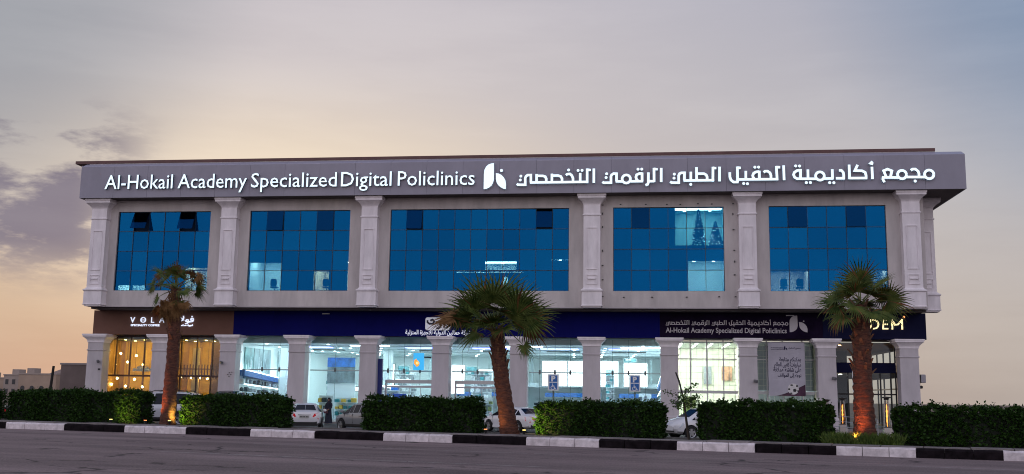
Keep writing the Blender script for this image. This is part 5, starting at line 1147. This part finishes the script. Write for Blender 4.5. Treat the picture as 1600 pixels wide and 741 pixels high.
# small ground spotlights that light the palms and hedge ends
def ground_spot(s, t, label, col, en, aim):
    x, y = K(s, t); root = thing('ground_spotlight', label, 'spotlight', (x, y, .36), group='ground spotlights along the hedges')
    MB().lathe([(.035, 0), (.03, .10), (.07, .12), (.085, .22), (.08, .24)], (x, y, .30), 12).build('housing', dark_metal, root)
    MB().lathe([(.072, .0), (.074, .012)], (x, y, .541), 12).build('lens', mat('lens_'+str(round(col[2]*10)), col, .4, emit=col, estr=6), root)
    l = bpy.data.lights.new('spotlight_lamp', 'SPOT'); l.energy = en; l.color = col; l.shadow_soft_size = .06; l.spot_size = math.radians(105); l.spot_blend = .8
    o = bpy.data.objects.new('spotlight_lamp', l); C.objects.link(o); o.location = (0, 0, .24); o.parent = root; o.rotation_euler = (Vector(aim)-Vector((x, y, .60))).to_track_quat('-Z', 'Y').to_euler()
ground_spot(7.45, 1.75, 'white ground spotlight at the left foot of the left palm', (1, .25, .07), 330, K(8.15, 2.6)+(3.6,))
ground_spot(5.1, 1.9, 'ground spotlight in front of the right end of the far left hedge', (1, .80, .22), 170, K(5.35, 3.2)+(1.1,))
ground_spot(8.75, 2.0, 'ground spotlight between the left palm and the second hedge', (1, .86, .15), 330, K(8.85, 3.1)+(1.05,))
ground_spot(26.05, 1.75, 'yellow ground spotlight left of the leaning palm', (1, .50, .14), 60, K(26.6, 2.6)+(1.6,))
ground_spot(27.75, 2.0, 'ground spotlight at the hedge end right of the leaning palm', (1, .86, .22), 300, K(28.15, 3.2)+(1.1,))
ground_spot(40.75, 2.3, 'yellow ground spotlight in the plants left of the right palm', (1, .76, .14), 130, K(40.7, 1.9)+(.6,))
ground_spot(41.35, 1.55, 'ground spotlight in front of the right palm trunk', (1, .25, .07), 300, K(41.55, 2.65)+(3.0,))
# ------------------------------------------------------------------ vehicles
tyre_m = mat('tyre_rubber', (.012, .012, .013), .8); rim_m = mat('alloy_rim', (.45, .46, .48), .3, metal=.8); carglass = mat('dark_car_glass', (.004, .007, .014), .08, spec=.22); black_pl = mat('black_car_plastic', (.012, .012, .013), .5)
tail_m = mat('red_tail_lamp', (.32, .006, .014), .15, coat=1, emit=(.8, .01, .02), estr=.25); head_m = mat('clear_head_lamp', (.55, .6, .65), .08, coat=1); chrome = mat('chrome', (.6, .6, .62), .12, metal=1)
def paint(name, c): return mat(name, c, .32, coat=.8, spec=.5)
PROF = {
 'sedan': ([(-2.38,.50,.78,.80,.70,.58),(-2.32,.30,.93,.97,.84,.70),(-2.05,.26,.97,1.05,.90,.76),(-1.72,.25,.97,1.06,.915,.75),(-1.05,.25,.96,1.36,.92,.60),(-.55,.25,.95,1.43,.92,.595),(.05,.25,.94,1.45,.92,.60),(.50,.25,.93,1.41,.92,.60),(1.30,.25,.91,1.02,.92,.73),(1.80,.25,.85,.93,.905,.72),(2.18,.27,.74,.80,.85,.66),(2.36,.42,.60,.64,.70,.52)], (3, 7), (-1.42, 1.42), .33),
 'suv': ([(-2.30,.52,.96,1.0,.76,.62),(-2.25,.34,1.08,1.16,.88,.72),(-2.0,.32,1.10,1.62,.92,.66),(-1.80,.32,1.10,1.70,.93,.65),(-1.0,.32,1.08,1.74,.94,.66),(-.45,.32,1.06,1.75,.94,.66),(.2,.32,1.05,1.73,.94,.66),(.55,.32,1.04,1.69,.94,.65),(1.28,.32,1.02,1.14,.94,.76),(1.80,.32,.97,1.06,.92,.74),(2.15,.34,.86,.92,.87,.68),(2.32,.48,.66,.70,.72,.54)], (1, 7), (-1.38, 1.42), .37),
 'hatch': ([(-2.05,.46,.86,.90,.72,.60),(-2.0,.30,.98,1.06,.84,.70),(-1.72,.28,1.0,1.40,.88,.62),(-1.55,.27,1.0,1.46,.89,.62),(-.85,.27,.98,1.51,.90,.62),(-.35,.27,.97,1.52,.90,.62),(.25,.27,.95,1.50,.90,.62),(.60,.27,.94,1.44,.90,.61),(1.28,.27,.91,1.04,.90,.72),(1.68,.27,.85,.93,.885,.70),(1.98,.29,.74,.80,.82,.64),(2.12,.42,.60,.64,.68,.50)], (1, 7), (-1.28, 1.30), .32)}
def make_car(name, label, cat, kind, x, y, heading, pm, scale=(1, 1, 1), z0=0, plate=False, rails=False, group='cars in the car park'):
    """local axes: x to the nose, y to the left side"""
    st, (rw, fw), wx, wr = PROF[kind]
    root = thing(name, label, cat, (x, y, z0), heading, group); root.scale = scale
    L = dict(local=True); q = MB(); sec = []
    for (sx, zb, belt, zt, w, wt) in st:
        mid = (zb+belt)/2
        h = [(0, zb), (.82*w, zb), (w*.97, zb+.10), (w, mid-.02), (w*1.005, mid+.14), (.975*w, belt-.03), (.955*w, belt), (wt, zt-.045), (wt-.09, zt), (wt*.45, zt+.018), (0, zt+.022)]
        sec.append([(sx, yy, zz) for yy, zz in h] + [(sx, -yy, zz) for yy, zz in h[-2:0:-1]])
    m = len(sec[0]); vs = [p for s in sec for p in s]
    fs = [(i*m+k, (i+1)*m+k, (i+1)*m+(k+1) % m, i*m+(k+1) % m) for i in range(len(sec)-1) for k in range(m)] + [tuple(range(m)), tuple((len(sec)-1)*m+k for k in range(m))[::-1]]
    q.add(vs, fs); body = q.build('body', pm, root, **L); recalc(body)
    # wheel wells
    for sx in wx:
        cq = MB(); cq.tube([(sx, -1.2, wr+.0), (sx, 1.2, wr+.0)], wr+.065, 24); cut = recalc(cq.build('cut', black_pl, None)); cut.parent = root
        md = body.modifiers.new('b', 'BOOLEAN'); md.operation = 'DIFFERENCE'; md.object = cut; md.solver = 'EXACT'
        bpy.context.view_layer.update(); dg = bpy.context.evaluated_depsgraph_get(); dg.update(); me = bpy.data.meshes.new_from_object(body.evaluated_get(dg)); body.modifiers.clear(); body.data = me; bpy.data.objects.remove(cut)
    body.data.polygons.foreach_set('use_smooth', [True]*len(body.data.polygons)); body.data.set_sharp_from_angle(angle=math.radians(32))
    MB().box(st[1][0]+.25, st[-2][0]-.25, -.70, .70, .22, .52).build('underbody', black_pl, root, **L)
    # glass patches, 4 mm proud of the body
    def patch(pts, nm, mt, off=.006, inset=.05):
        P = [Vector(p) for p in pts]; c_ = sum(P, Vector())/len(P); nrm = (P[1]-P[0]).cross(P[-1]-P[0]) 
        if nrm.length < 1e-6: nrm = (P[2]-P[1]).cross(P[3]-P[1])
        nrm.normalize(); 
        if nrm.dot(c_-Vector((0, 0, .7))) < 0: nrm = -nrm
        Q_ = []
        for p in P:
            d = (c_-p); Q_.append(p + d.normalized()*min(inset, d.length*.3) + nrm*off)
        k = len(Q_); qq = MB(); qq.add([tuple(v) for v in Q_]+[tuple(v-nrm*.03) for v in Q_], [tuple(range(k)), tuple(range(k, 2*k))[::-1]]+[(i, i+k, (i+1) % k+k, (i+1) % k) for i in range(k)])
        return recalc(qq.build(nm, mt, root, **L))
    for sgn in (1, -1):
        for i in range(rw if kind == 'sedan' else 2, fw+1):
            b_ = sec[i]; n_ = sec[i+1]; ix = (6, 7) if sgn > 0 else (m-6, m-7)
            if kind != 'sedan' and i == 2: continue
            pts = [b_[ix[0]], n_[ix[0]], n_[ix[1]], b_[ix[1]]]
            hh = abs(pts[0][2]-pts[3][2]); h2 = abs(pts[1][2]-pts[2][2])
            if hh < .2: pts = [pts[0], pts[1], pts[2]]
            elif h2 < .2: pts = [pts[0], pts[1], pts[3]]
            patch(pts, 'side_window', carglass, inset=.055)
    i = fw; patch([sec[i][8], sec[i+1][8], sec[i+1][m-8], sec[i][m-8]], 'windscreen', carglass, off=.02, inset=.06)
    i = rw; patch([sec[i][8], sec[i+1][8], sec[i+1][m-8], sec[i][m-8]], 'rear_window', carglass, off=.02, inset=.06)
    # wheels
    for sx in wx:
        for sgn in (1, -1):
            yo = sgn*.86; 
            tq = MB(); vs = []; n = 24; prof = [(wr*.66, .10), (wr*.92, .10), (wr, .06), (wr, -.08), (wr*.92, -.11), (wr*.66, -.11)]
            for r_0, w_ in prof:
                for k in range(n): a_ = 2*PI*k/n; vs.append((sx+r_0*math.cos(a_), yo+sgn*w_*1.0, wr+r_0*math.sin(a_)))
            tq.add(vs, [(j*n+k, j*n+(k+1) % n, ((j+1) % 6)*n+(k+1) % n, ((j+1) % 6)*n+k) for j in range(6) for k in range(n)]); wh_ = recalc(tq.build('wheel', tyre_m, root, smooth=True, angle=40, **L))
            rq = MB(); 
            for k in range(5):
                a_ = 2*PI*k/5+.3; d1 = Vector((math.cos(a_), 0, math.sin(a_))); e1 = Vector((-math.sin(a_), 0, math.cos(a_))); c_ = Vector((sx, yo+sgn*.085, wr))
                pp = [c_+e1*.045, c_-e1*.045, c_+d1*wr*.66-e1*.07, c_+d1*wr*.66+e1*.07]; rq.add([tuple(v) for v in pp]+[tuple(v-Vector((0, sgn*.03, 0))) for v in pp], [(0,1,2,3),(7,6,5,4),(0,4,5,1),(1,5,6,2),(2,6,7,3),(3,7,4,0)])
            rq.tube([(sx, yo+sgn*.06, wr), (sx, yo+sgn*.10, wr)], .06, 10)
            vs = []; 
            for r_0, w_ in ((wr*.60, .09), (wr*.68, .105), (wr*.68, .05), (wr*.60, .05)):
                for k in range(n): a_ = 2*PI*k/n; vs.append((sx+r_0*math.cos(a_), yo+sgn*w_, wr+r_0*math.sin(a_)))
            rq.add(vs, [(j*n+k, j*n+(k+1) % n, ((j+1) % 4)*n+(k+1) % n, ((j+1) % 4)*n+k) for j in range(4) for k in range(n)])
            recalc(rq.build('rim', rim_m, wh_, local=True)); MB().tube([(sx, yo+sgn*.0, wr), (sx, yo+sgn*.03, wr)], wr*.62, 16).build('brake_disc', black_pl, wh_, local=True)
    # lamps, plate, mirrors, handles, bumpers
    xr, xf = st[0][0], st[-1][0]; wb = st[1][4]; zr = st[1][2]; zf = st[-2][2]
    for sgn in (1, -1):
        y0_, y1_ = sorted((sgn*(wb-.36), sgn*(wb+.035)))
        t_ = MB(); hx = .02; pts = [(xr+.01, sgn*(wb-.40), zr-.20), (xr+.03, sgn*(wb-.06), zr-.34), (xr+.30, sgn*(wb+.060), zr-.24), (xr+.36, sgn*(wb+.048), zr-.02), (xr+.05, sgn*(wb-.10), zr+.01), (xr+.01, sgn*(wb-.30), zr-.04)]
        c_ = [(p[0]+.12, p[1]*.85, p[2]) for p in pts]; n = 6
        t_.add([(p[0]-.015, p[1]*1.01, p[2]) for p in pts]+c_, [tuple(range(n)), tuple(range(n, 2*n))[::-1]]+[(i, i+n, (i+1) % n+n, (i+1) % n) for i in range(n)]); recalc(t_.build('tail_lamp', tail_m, root, **L))
        t_ = MB(); pts = [(xf-.03, sgn*.42, zf-.20), (xf-.06, sgn*.40, zf-.08), (xf-.42, sgn*(st[-3][4]-.04), zf+.07), (xf-.46, sgn*(st[-3][4]+.012), zf-.03), (xf-.22, sgn*(st[-2][4]+.035), zf-.18)]; n = 5
        t_.add([(p[0]+.012, p[1]*1.01, p[2]) for p in pts]+[(p[0]-.15, p[1]*.9, p[2]-.01) for p in pts], [tuple(range(n)), tuple(range(n, 2*n))[::-1]]+[(i, i+n, (i+1) % n+n, (i+1) % n) for i in range(n)]); recalc(t_.build('headlight', head_m, root, **L))
        mx_ = st[fw+1][0]-.22; yy = sgn*(st[fw][4]+.10); t_ = MB(); t_.lathe([(.03, -.07), (.10, -.05), (.12, 0), (.10, .06), (.03, .08)], (mx_, yy, st[fw][2]+.10), 10, sx=.6, sy=1); t_.tube([(mx_, sgn*(st[fw][4]-.03), st[fw][2]+.03), (mx_, yy, st[fw][2]+.07)], .02, 6); t_.build('mirror', pm, root, smooth=True, angle=50, **L)
        for hx in (-.55, .35): MB().box(hx-.1, hx+.1, *sorted((sgn*(st[5][4]*.985), sgn*(st[5][4]*.985+.03))), st[5][2]-.16, st[5][2]-.13).build('door_handle', chrome, root, **L)
        for hx in (-.75, .18, 1.02): MB().box(hx-.004, hx+.004, *sorted((sgn*(st[5][4]*.96), sgn*(st[5][4]*1.006))), .42, st[5][2]-.03).build('door_gap', black_pl, root, **L)
        MB().box(wx[0]+wr+.08, wx[1]-wr-.08, *sorted((sgn*(st[5][4]-.04), sgn*(st[5][4]+.012))), st[5][1]+.0, st[5][1]+.12).build('sill', black_pl if kind != 'sedan' else pm, root, **L)
    MB().box(xr+.02, xr+.10, -.70, .70, .24, .46).build('rear_bumper_insert', black_pl, root, **L); MB().box(xf-.16, xf-.02, -.60, .60, .36, .54).build('grille', black_pl, root, **L)
    MB().box(xr-.035, xr+.04, -.27, .27, zr-.27, zr-.14).build('number_plate', mat('plate_white', (.5, .5, .48), .5), root, **L)
    q = MB()
    for k, (a_, w_) in enumerate(((-.22, .05), (-.14, .04), (-.05, .05), (.04, .05), (.12, .04), (.19, .04))): q.box(xr-.038, xr-.0355, a_, a_+w_, zr-.24, zr-.17)
    q.build('plate_characters', black_pl, root, **L)
    MB().box(xr-.02, xr+.05, -.35, .35, zr-.115, zr-.09).build('chrome_strip', chrome, root, **L)
    if rails:
        for sgn in (1, -1): MB().tube([(-1.7, sgn*.60, 1.72), (-1.5, sgn*.60, 1.80), (.2, sgn*.60, 1.81), (.45, sgn*.60, 1.74)], .022, 6).build('roof_rail', dark_metal, root, **L)
    return root
wp, sp_, bk = paint('white_car_paint', (.80, .80, .82)), paint('silver_car_paint', (.22, .23, .24)), paint('black_car_paint', (.010, .010, .012))
A = math.radians
make_car('parked_suv', 'white parked sport utility vehicle behind the left palm', 'car', 'suv', -28.5, 59.6, A(183), paint('light_grey_car_paint', (.55, .56, .60)), (1.08, 1.0, 1.14), rails=True)
make_car('parked_suv', 'black parked car with only its roof showing over the second hedge', 'car', 'suv', -25.35, 62.6, A(100), bk, (1, 1, 1.2))
make_car('parked_sedan', 'white sedan seen from behind between the second and third hedges', 'car', 'sedan', -19.15, 58.3, A(106), wp, (1, 1, 1.0), plate=True)
make_car('parked_hatchback', 'silver hatchback with its nose beside the person, half behind the third hedge', 'car', 'hatch', -14.85, 55.9, A(139), sp_, (.98, 1, 1.0))
make_car('parked_sedan', 'white sedan with a wide red tail lamp behind the leaning palm trunk', 'car', 'sedan', -7.1, 59.3, A(133), wp, (1, 1, .97))
make_car('parked_hatchback', 'white hatchback behind the young tree, nose pointing left', 'car', 'hatch', 3.25, 53.6, A(205), wp, (1.02, 1, 1.02))
make_car('parked_sedan', 'dark car almost hidden behind the hedge at the far left', 'car', 'sedan', -37.5, 60.5, A(100), bk, (1, 1, 1))
# ------------------------------------------------------------------ the person
def skin_body(verts, edges, radii, name, m_, parent, root_i=0, sub=2):
    me = bpy.data.meshes.new(name); me.from_pydata(verts, edges, []); o = bpy.data.objects.new(name, me); C.objects.link(o)
    md = o.modifiers.new('s', 'SKIN'); md.use_smooth_shade = True; sv = me.skin_vertices[0].data
    for i, r_0 in enumerate(radii): sv[i].radius = r_0 if isinstance(r_0, tuple) else (r_0, r_0); sv[i].use_root = (i == root_i)
    o.modifiers.new('u', 'SUBSURF').levels = sub; o.modifiers['u'].render_levels = sub
    bpy.context.view_layer.update(); dg = bpy.context.evaluated_depsgraph_get(); me2 = bpy.data.meshes.new_from_object(o.evaluated_get(dg)); o.modifiers.clear(); o.data = me2; me2.materials.clear(); me2.materials.append(m_); o.parent = parent; return o
px_, py_ = -20.75, 67.9
pr = thing('person', 'person in long dark robe and headscarf standing by the shop window with a bag', 'person', (px_, py_, 0), A(250))
skin_m = mat('skin', (.35, .19, .13), .55); robe_m = mat('dark_robe_cloth', (.010, .012, .028), .85, noise=(6, .4, 5)); scarf_m = mat('dark_scarf_cloth', (.008, .008, .016), .85); bag_m = mat('maroon_bag', (.07, .012, .03), .5)
V_ = [(0,0,.95),(0,0,1.12),(0,0,1.30),(0,0,1.42),(0,0,1.50),(.005,0,1.58),(.01,0,1.66),(0,.10,.90),(.02,.11,.50),(0,.11,.10),(.14,.12,.04),(0,-.10,.90),(-.02,-.11,.50),(-.04,-.11,.10),(.10,-.12,.04),(0,.17,1.38),(.02,.22,1.12),(.22,.20,1.0),(.30,.19,.99),(0,-.17,1.38),(.03,-.22,1.12),(.24,-.16,1.02),(.32,-.14,1.02)]
E_ = [(0,1),(1,2),(2,3),(3,4),(4,5),(5,6),(0,7),(7,8),(8,9),(9,10),(0,11),(11,12),(12,13),(13,14),(3,15),(15,16),(16,17),(17,18),(3,19),(19,20),(20,21),(21,22)]
Rr_ = [.13,.12,.14,.10,.052,.078,.085,.085,.058,.042,.035,.085,.058,.042,.035,.055,.042,.032,.028,.055,.042,.032,.028]
skin_body(V_, E_, Rr_, 'body', skin_m, pr)
q = MB(); n = 28; vs = []; prof = [(.06, 1.47, 1), (.15, 1.43, .62), (.205, 1.36, .62), (.19, 1.15, .70), (.175, 1.0, .78), (.20, .8, .85), (.225, .5, .9), (.25, .22, .9), (.275, .07, .9)]
for (r_0, z, fl) in prof:
    for k in range(n):
        a_ = 2*PI*k/n; w_ = 1+.05*math.sin(a_*7+z*2)*(1.5-z); vs.append((r_0*fl*math.cos(a_)*w_, r_0*math.sin(a_)*w_, z))
q.add(vs, [(i*n+k, i*n+(k+1) % n, (i+1)*n+(k+1) % n, (i+1)*n+k) for i in range(len(prof)-1) for k in range(n)]); q.build('robe', robe_m, pr, smooth=True, local=True)
for sgn in (1, -1):
    pts = [(0, sgn*.17, 1.38), (.02, sgn*.225, 1.25), (.03, sgn*.225, 1.12), (.13, sgn*.205, 1.05), (.23, sgn*(.20 if sgn > 0 else .165), 1.01)]
    MB().tube(pts, [.075, .07, .068, .07, .078], 12).build('sleeve', robe_m, pr, smooth=True, local=True)
    for k in range(4):
        b = Vector((.30, sgn*(.19 if sgn > 0 else .14)+(k-1.5)*.018, 1.0)); L_ = (.07, .08, .076, .06)[k]
        MB().tube([b, b+Vector((L_*.5, 0, -.01)), b+Vector((L_*.75, 0, -.035)), b+Vector((L_*.6, 0, -.06))], [.009, .0085, .008, .006], 6).build('finger', skin_m, pr, smooth=True, local=True)
    b = Vector((.28, sgn*(.19 if sgn > 0 else .14)-sgn*.03, 1.01)); MB().tube([b, b+Vector((.03, -sgn*.02, -.015)), b+Vector((.06, -sgn*.01, -.04))], [.011, .010, .007], 6).build('thumb', skin_m, pr, smooth=True, local=True)
# scarf: wraps the head leaving the face open, falls on the shoulders
q = MB(); vs = []; n = 24; prof = [(.02, 1.765, -.01), (.07, 1.755, -.01), (.105, 1.71, -.012), (.118, 1.65, -.015), (.115, 1.58, -.015), (.10, 1.52, -.01), (.13, 1.46, 0), (.19, 1.40, 0), (.21, 1.32, 0)]
for (r_0, z, ox) in prof:
    for k in range(n):
        a_ = 2*PI*k/n; x = ox + r_0*math.cos(a_); 
        if 1.54 < z < 1.70 and math.cos(a_) > .55: x = ox + r_0*math.cos(a_) - .055*(math.cos(a_)-.55)/.45
        vs.append((x, r_0*math.sin(a_)*(1.05 if z < 1.48 else .86), z))
q.add(vs, [(i*n+k, i*n+(k+1) % n, (i+1)*n+(k+1) % n, (i+1)*n+k) for i in range(len(prof)-1) for k in range(n)]+[tuple(range(n))[::-1]]); q.build('headscarf', scarf_m, pr, smooth=True, local=True)
for sgn in (1, -1): MB().lathe([(.004, -.008), (.010, -.004), (.010, .004), (.004, .008)], (.088, sgn*.03, 1.645), 8).build('eye', black_pl, pr, local=True)
MB().tube([(.085, 0, 1.65), (.105, 0, 1.615), (.092, 0, 1.607)], [.008, .013, .008], 8).build('nose', skin_m, pr, smooth=True, local=True); MB().box(.088, .094, -.022, .022, 1.580, 1.588).build('mouth', mat('lips', (.22, .07, .06), .5), pr, local=True)
bgt = thing('handbag', 'small maroon bag held in the hands of the person at the shop window', 'bag', (px_, py_, 0), A(250))
MB().sqlathe([(.05, .12, .72), (.065, .14, .76), (.06, .135, .90), (.03, .12, .93)], .33, .02).build('bag_body', bag_m, bgt, local=True); MB().tube([(.33, -.08, .92), (.33, -.06, 1.0), (.33, .02, 1.03), (.33, .10, 1.0), (.33, .12, .92)], .010, 6).build('handle', bag_m, bgt, local=True)
p2 = copy_tree(pr); p2.location = (5.5, 77.2, .22); p2.rotation_euler = (0, 0, A(200)); p2['label'] = 'person of whom only the dark head shows over the hedge in the lobby doorway'
# ------------------------------------------------------------------ patio heaters
flame_m = mat('heater_flame', (1, .4, .1), .5, emit=(1, .36, .06), estr=2.6); steelh = mat('heater_steel', (.35, .33, .32), .3, metal=.8)
def heater(x, y, label, h=2.25):
    t = thing('patio_heater', label, 'patio heater', (x, y, .0), 0, 'pyramid patio heaters outside the restaurant'); L = dict(local=True)
    MB().sqlathe([(.27, .27, 0), (.27, .27, .05), (.24, .24, .08), (.20, .20, .62), (.21, .21, .66)], 0, 0).build('base', steelh, t, **L)
    for sx in (1, -1):
        for sy in (1, -1): MB().tube([(sx*.22, sy*.22, .05), (sx*.085, sy*.085, h-.18)], .017, 6).build('leg', steelh, t, **L)
    MB().lathe([(.055, .66), (.055, h-.2)], (0, 0, 0), 14).build('glass_tube', glass('heater_tube_glass', (.95, .9, .85), (1, 1, 1), .03, .02, .1), t, smooth=True, **L)
    q = MB(); pf = [(.008, .68)]
    for k in range(1, 14): pf.append((.038*math.sin(PI*k/14)**.6*(1+.3*math.sin(k*2.3)), .68+(h-1.0)*k/14))
    q.lathe(pf, (0, 0, 0), 10); q.build('flame', flame_m, t, smooth=True, **L)
    MB().sqlathe([(.10, .10, h-.18), (.11, .11, h-.10), (.22, .22, h-.06), (.22, .22, h-.03), (.05, .05, h)], 0, 0).build('cap', black_pl, t, **L)
heater(12.85, 57.2, 'pyramid patio heater with a flame right of the right palm trunk', 2.25)
heater(11.75, 63.5, 'pyramid patio heater with a flame at the left edge of the right palm trunk', 2.2)
heater(11.55, 67.5, 'farther patio heater with a small flame beside the white pier left of the right palm', 2.1)
t = thing('metal_railing', 'low thin metal railing between the white pier and the right palm', 'railing', (12.2, 62, 0))
for z in (.45, .75, 1.05): MB().tube([(11.0, 63, z+.1), (13.2, 61, z-.05)], .018, 6).build('rail', steel, t)
for k in range(4): MB().tube([(11.0+.73*k, 63-.66*k, 0), (11.0+.73*k, 63-.66*k, 1.12-.05*k)], .022, 6).build('post', steel, t)
MB().tube([(10.9, 63.1, 1.2), (10.9, 63.1, 0)], .022, 6).build('post', steel, t)
# ------------------------------------------------------------------ far left: wall, poles, town and ridge
wl = thing('side_building', 'plain brown rendered building behind the left end of the main building', 'building', (-63, 112, 0))
MB().box(-65.5, -58, 111, 120, -.05, 4.95).build('wall', mat('brown_render', (.16, .12, .11), .85, noise=(.6, .15, 5)), wl); MB().box(-65.6, -57.9, 110.9, 120.1, 4.951, 5.15).build('coping', mat('pale_coping', (.28, .24, .23), .8), wl)
q = MB(); q.tube([(-61.2, 101.8, -.05), (-60.9, 101.8, 4.55)], [.16, .13], 8); o = q.build('timber_pole', mat('dark_pole', (.02, .016, .014), .8)); tag(o, 'thick dark pole standing in the far field at the left edge', 'pole')
twall = mat('pale_ochre_render', (.36, .27, .21), .9, noise=(.15, .2, 6)); twall2 = mat('pale_grey_render', (.34, .28, .25), .9, noise=(.15, .2, 6)); tdark = mat('far_window_dark', (.03, .03, .035), .4)
def house(x0_, x1_, y0_, h, label, m_, cols, rows, dome=False, arch=False):
    t = thing('town_house', label, 'house', ((x0_+x1_)/2, y0_, -.05)); y1_ = y0_+12
    MB().box(x0_, x1_, y0_, y1_, -.05, h).build('wall', m_, t); MB().box(x0_-.15, x1_+.15, y0_-.15, y1_, h+.001, h+.35).build('roof', twall2, t)
    for i in range(cols):
        for j in range(rows):
            cx = x0_+(x1_-x0_)*(i+.5)/cols; z = 1.2+(h-1)*(j)/rows; w_ = min(.8, (x1_-x0_)/cols*.22)
            if arch: q = MB(); q.prism([(cx-w_, z), (cx+w_, z), (cx+w_, z+1.6)]+[(cx+w_*math.cos(k*PI/6), z+1.6+w_*math.sin(k*PI/6)) for k in range(1, 6)]+[(cx-w_, z+1.6)], y0_-.06, y0_+.1); recalc(q.build('window', tdark, t))
            else: MB().box(cx-w_, cx+w_, y0_-.06, y0_+.1, z, z+1.3).build('window', tdark, t)
    MB().box(x0_+1, x0_+3, y0_+2, y0_+5, h+.351, h+1.7).build('roof_hut', twall2, t)
house(-178, -168.5, 262, 5.2, 'low ochre house at the left edge of the town', twall, 5, 1)
house(-168.2, -160.5, 258, 6.0, 'two storey ochre house left of the arched house', twall2, 4, 2)
house(-160.2, -149.8, 252, 6.2, 'long pale house with a row of arched openings', twall, 4, 1, arch=True)
house(-149.5, -139, 256, 5.6, 'pale house partly hidden behind the brown side building', twall2, 4, 2)
house(-176, -160, 300, 8.5, 'taller pale block behind the low ochre houses', twall2, 6, 2)
# terraced ridge
q = MB(); rg = mat('ridge_rock', (.24, .175, .15), .95, noise=(.02, .3, 8)); prof = [(-760, 4), (-640, 13), (-590, 14), (-575, 18), (-560, 19), (-548, 24), (-538, 28), (-500, 28.5), (-420, 26), (-300, 18), (-200, 10), (-100, 2)]
vs = []; fs = []; ny = 4
for j in range(ny):
    for (x, z) in prof: vs.append((x+R.uniform(-3, 3), 880+j*26+R.uniform(-4, 4), z*(.35, .72, 1, .9)[j]+R.uniform(-.5, .5)-1))
n = len(prof); fs = [(j*n+i, j*n+i+1, (j+1)*n+i+1, (j+1)*n+i) for j in range(ny-1) for i in range(n-1)]
q.add(vs, fs); struct('hill', q, rg)
def far_tent():
    t = thing('low_dome', 'low dark dome on the far horizon above the right hedge', 'tent', (110, 240, 0)); q = MB(); q.lathe([(5.8, 0), (5.6, .7), (4.6, 1.5), (2.8, 2.1), (.8, 2.35), (.05, 2.4)], (110, 240, -.05), 28); q.build('roof', mat('dark_tent_cloth', (.03, .035, .03), .9), t, smooth=True)
    q = MB(); q.tube([(110, 240, 0), (110, 240, 2.3)], .1); q.build('pole', dark_metal, t)
far_tent()
for i, (x, y, s_) in enumerate(((-30.5, 92, 1.2), (26, 110, 1.0))): pass
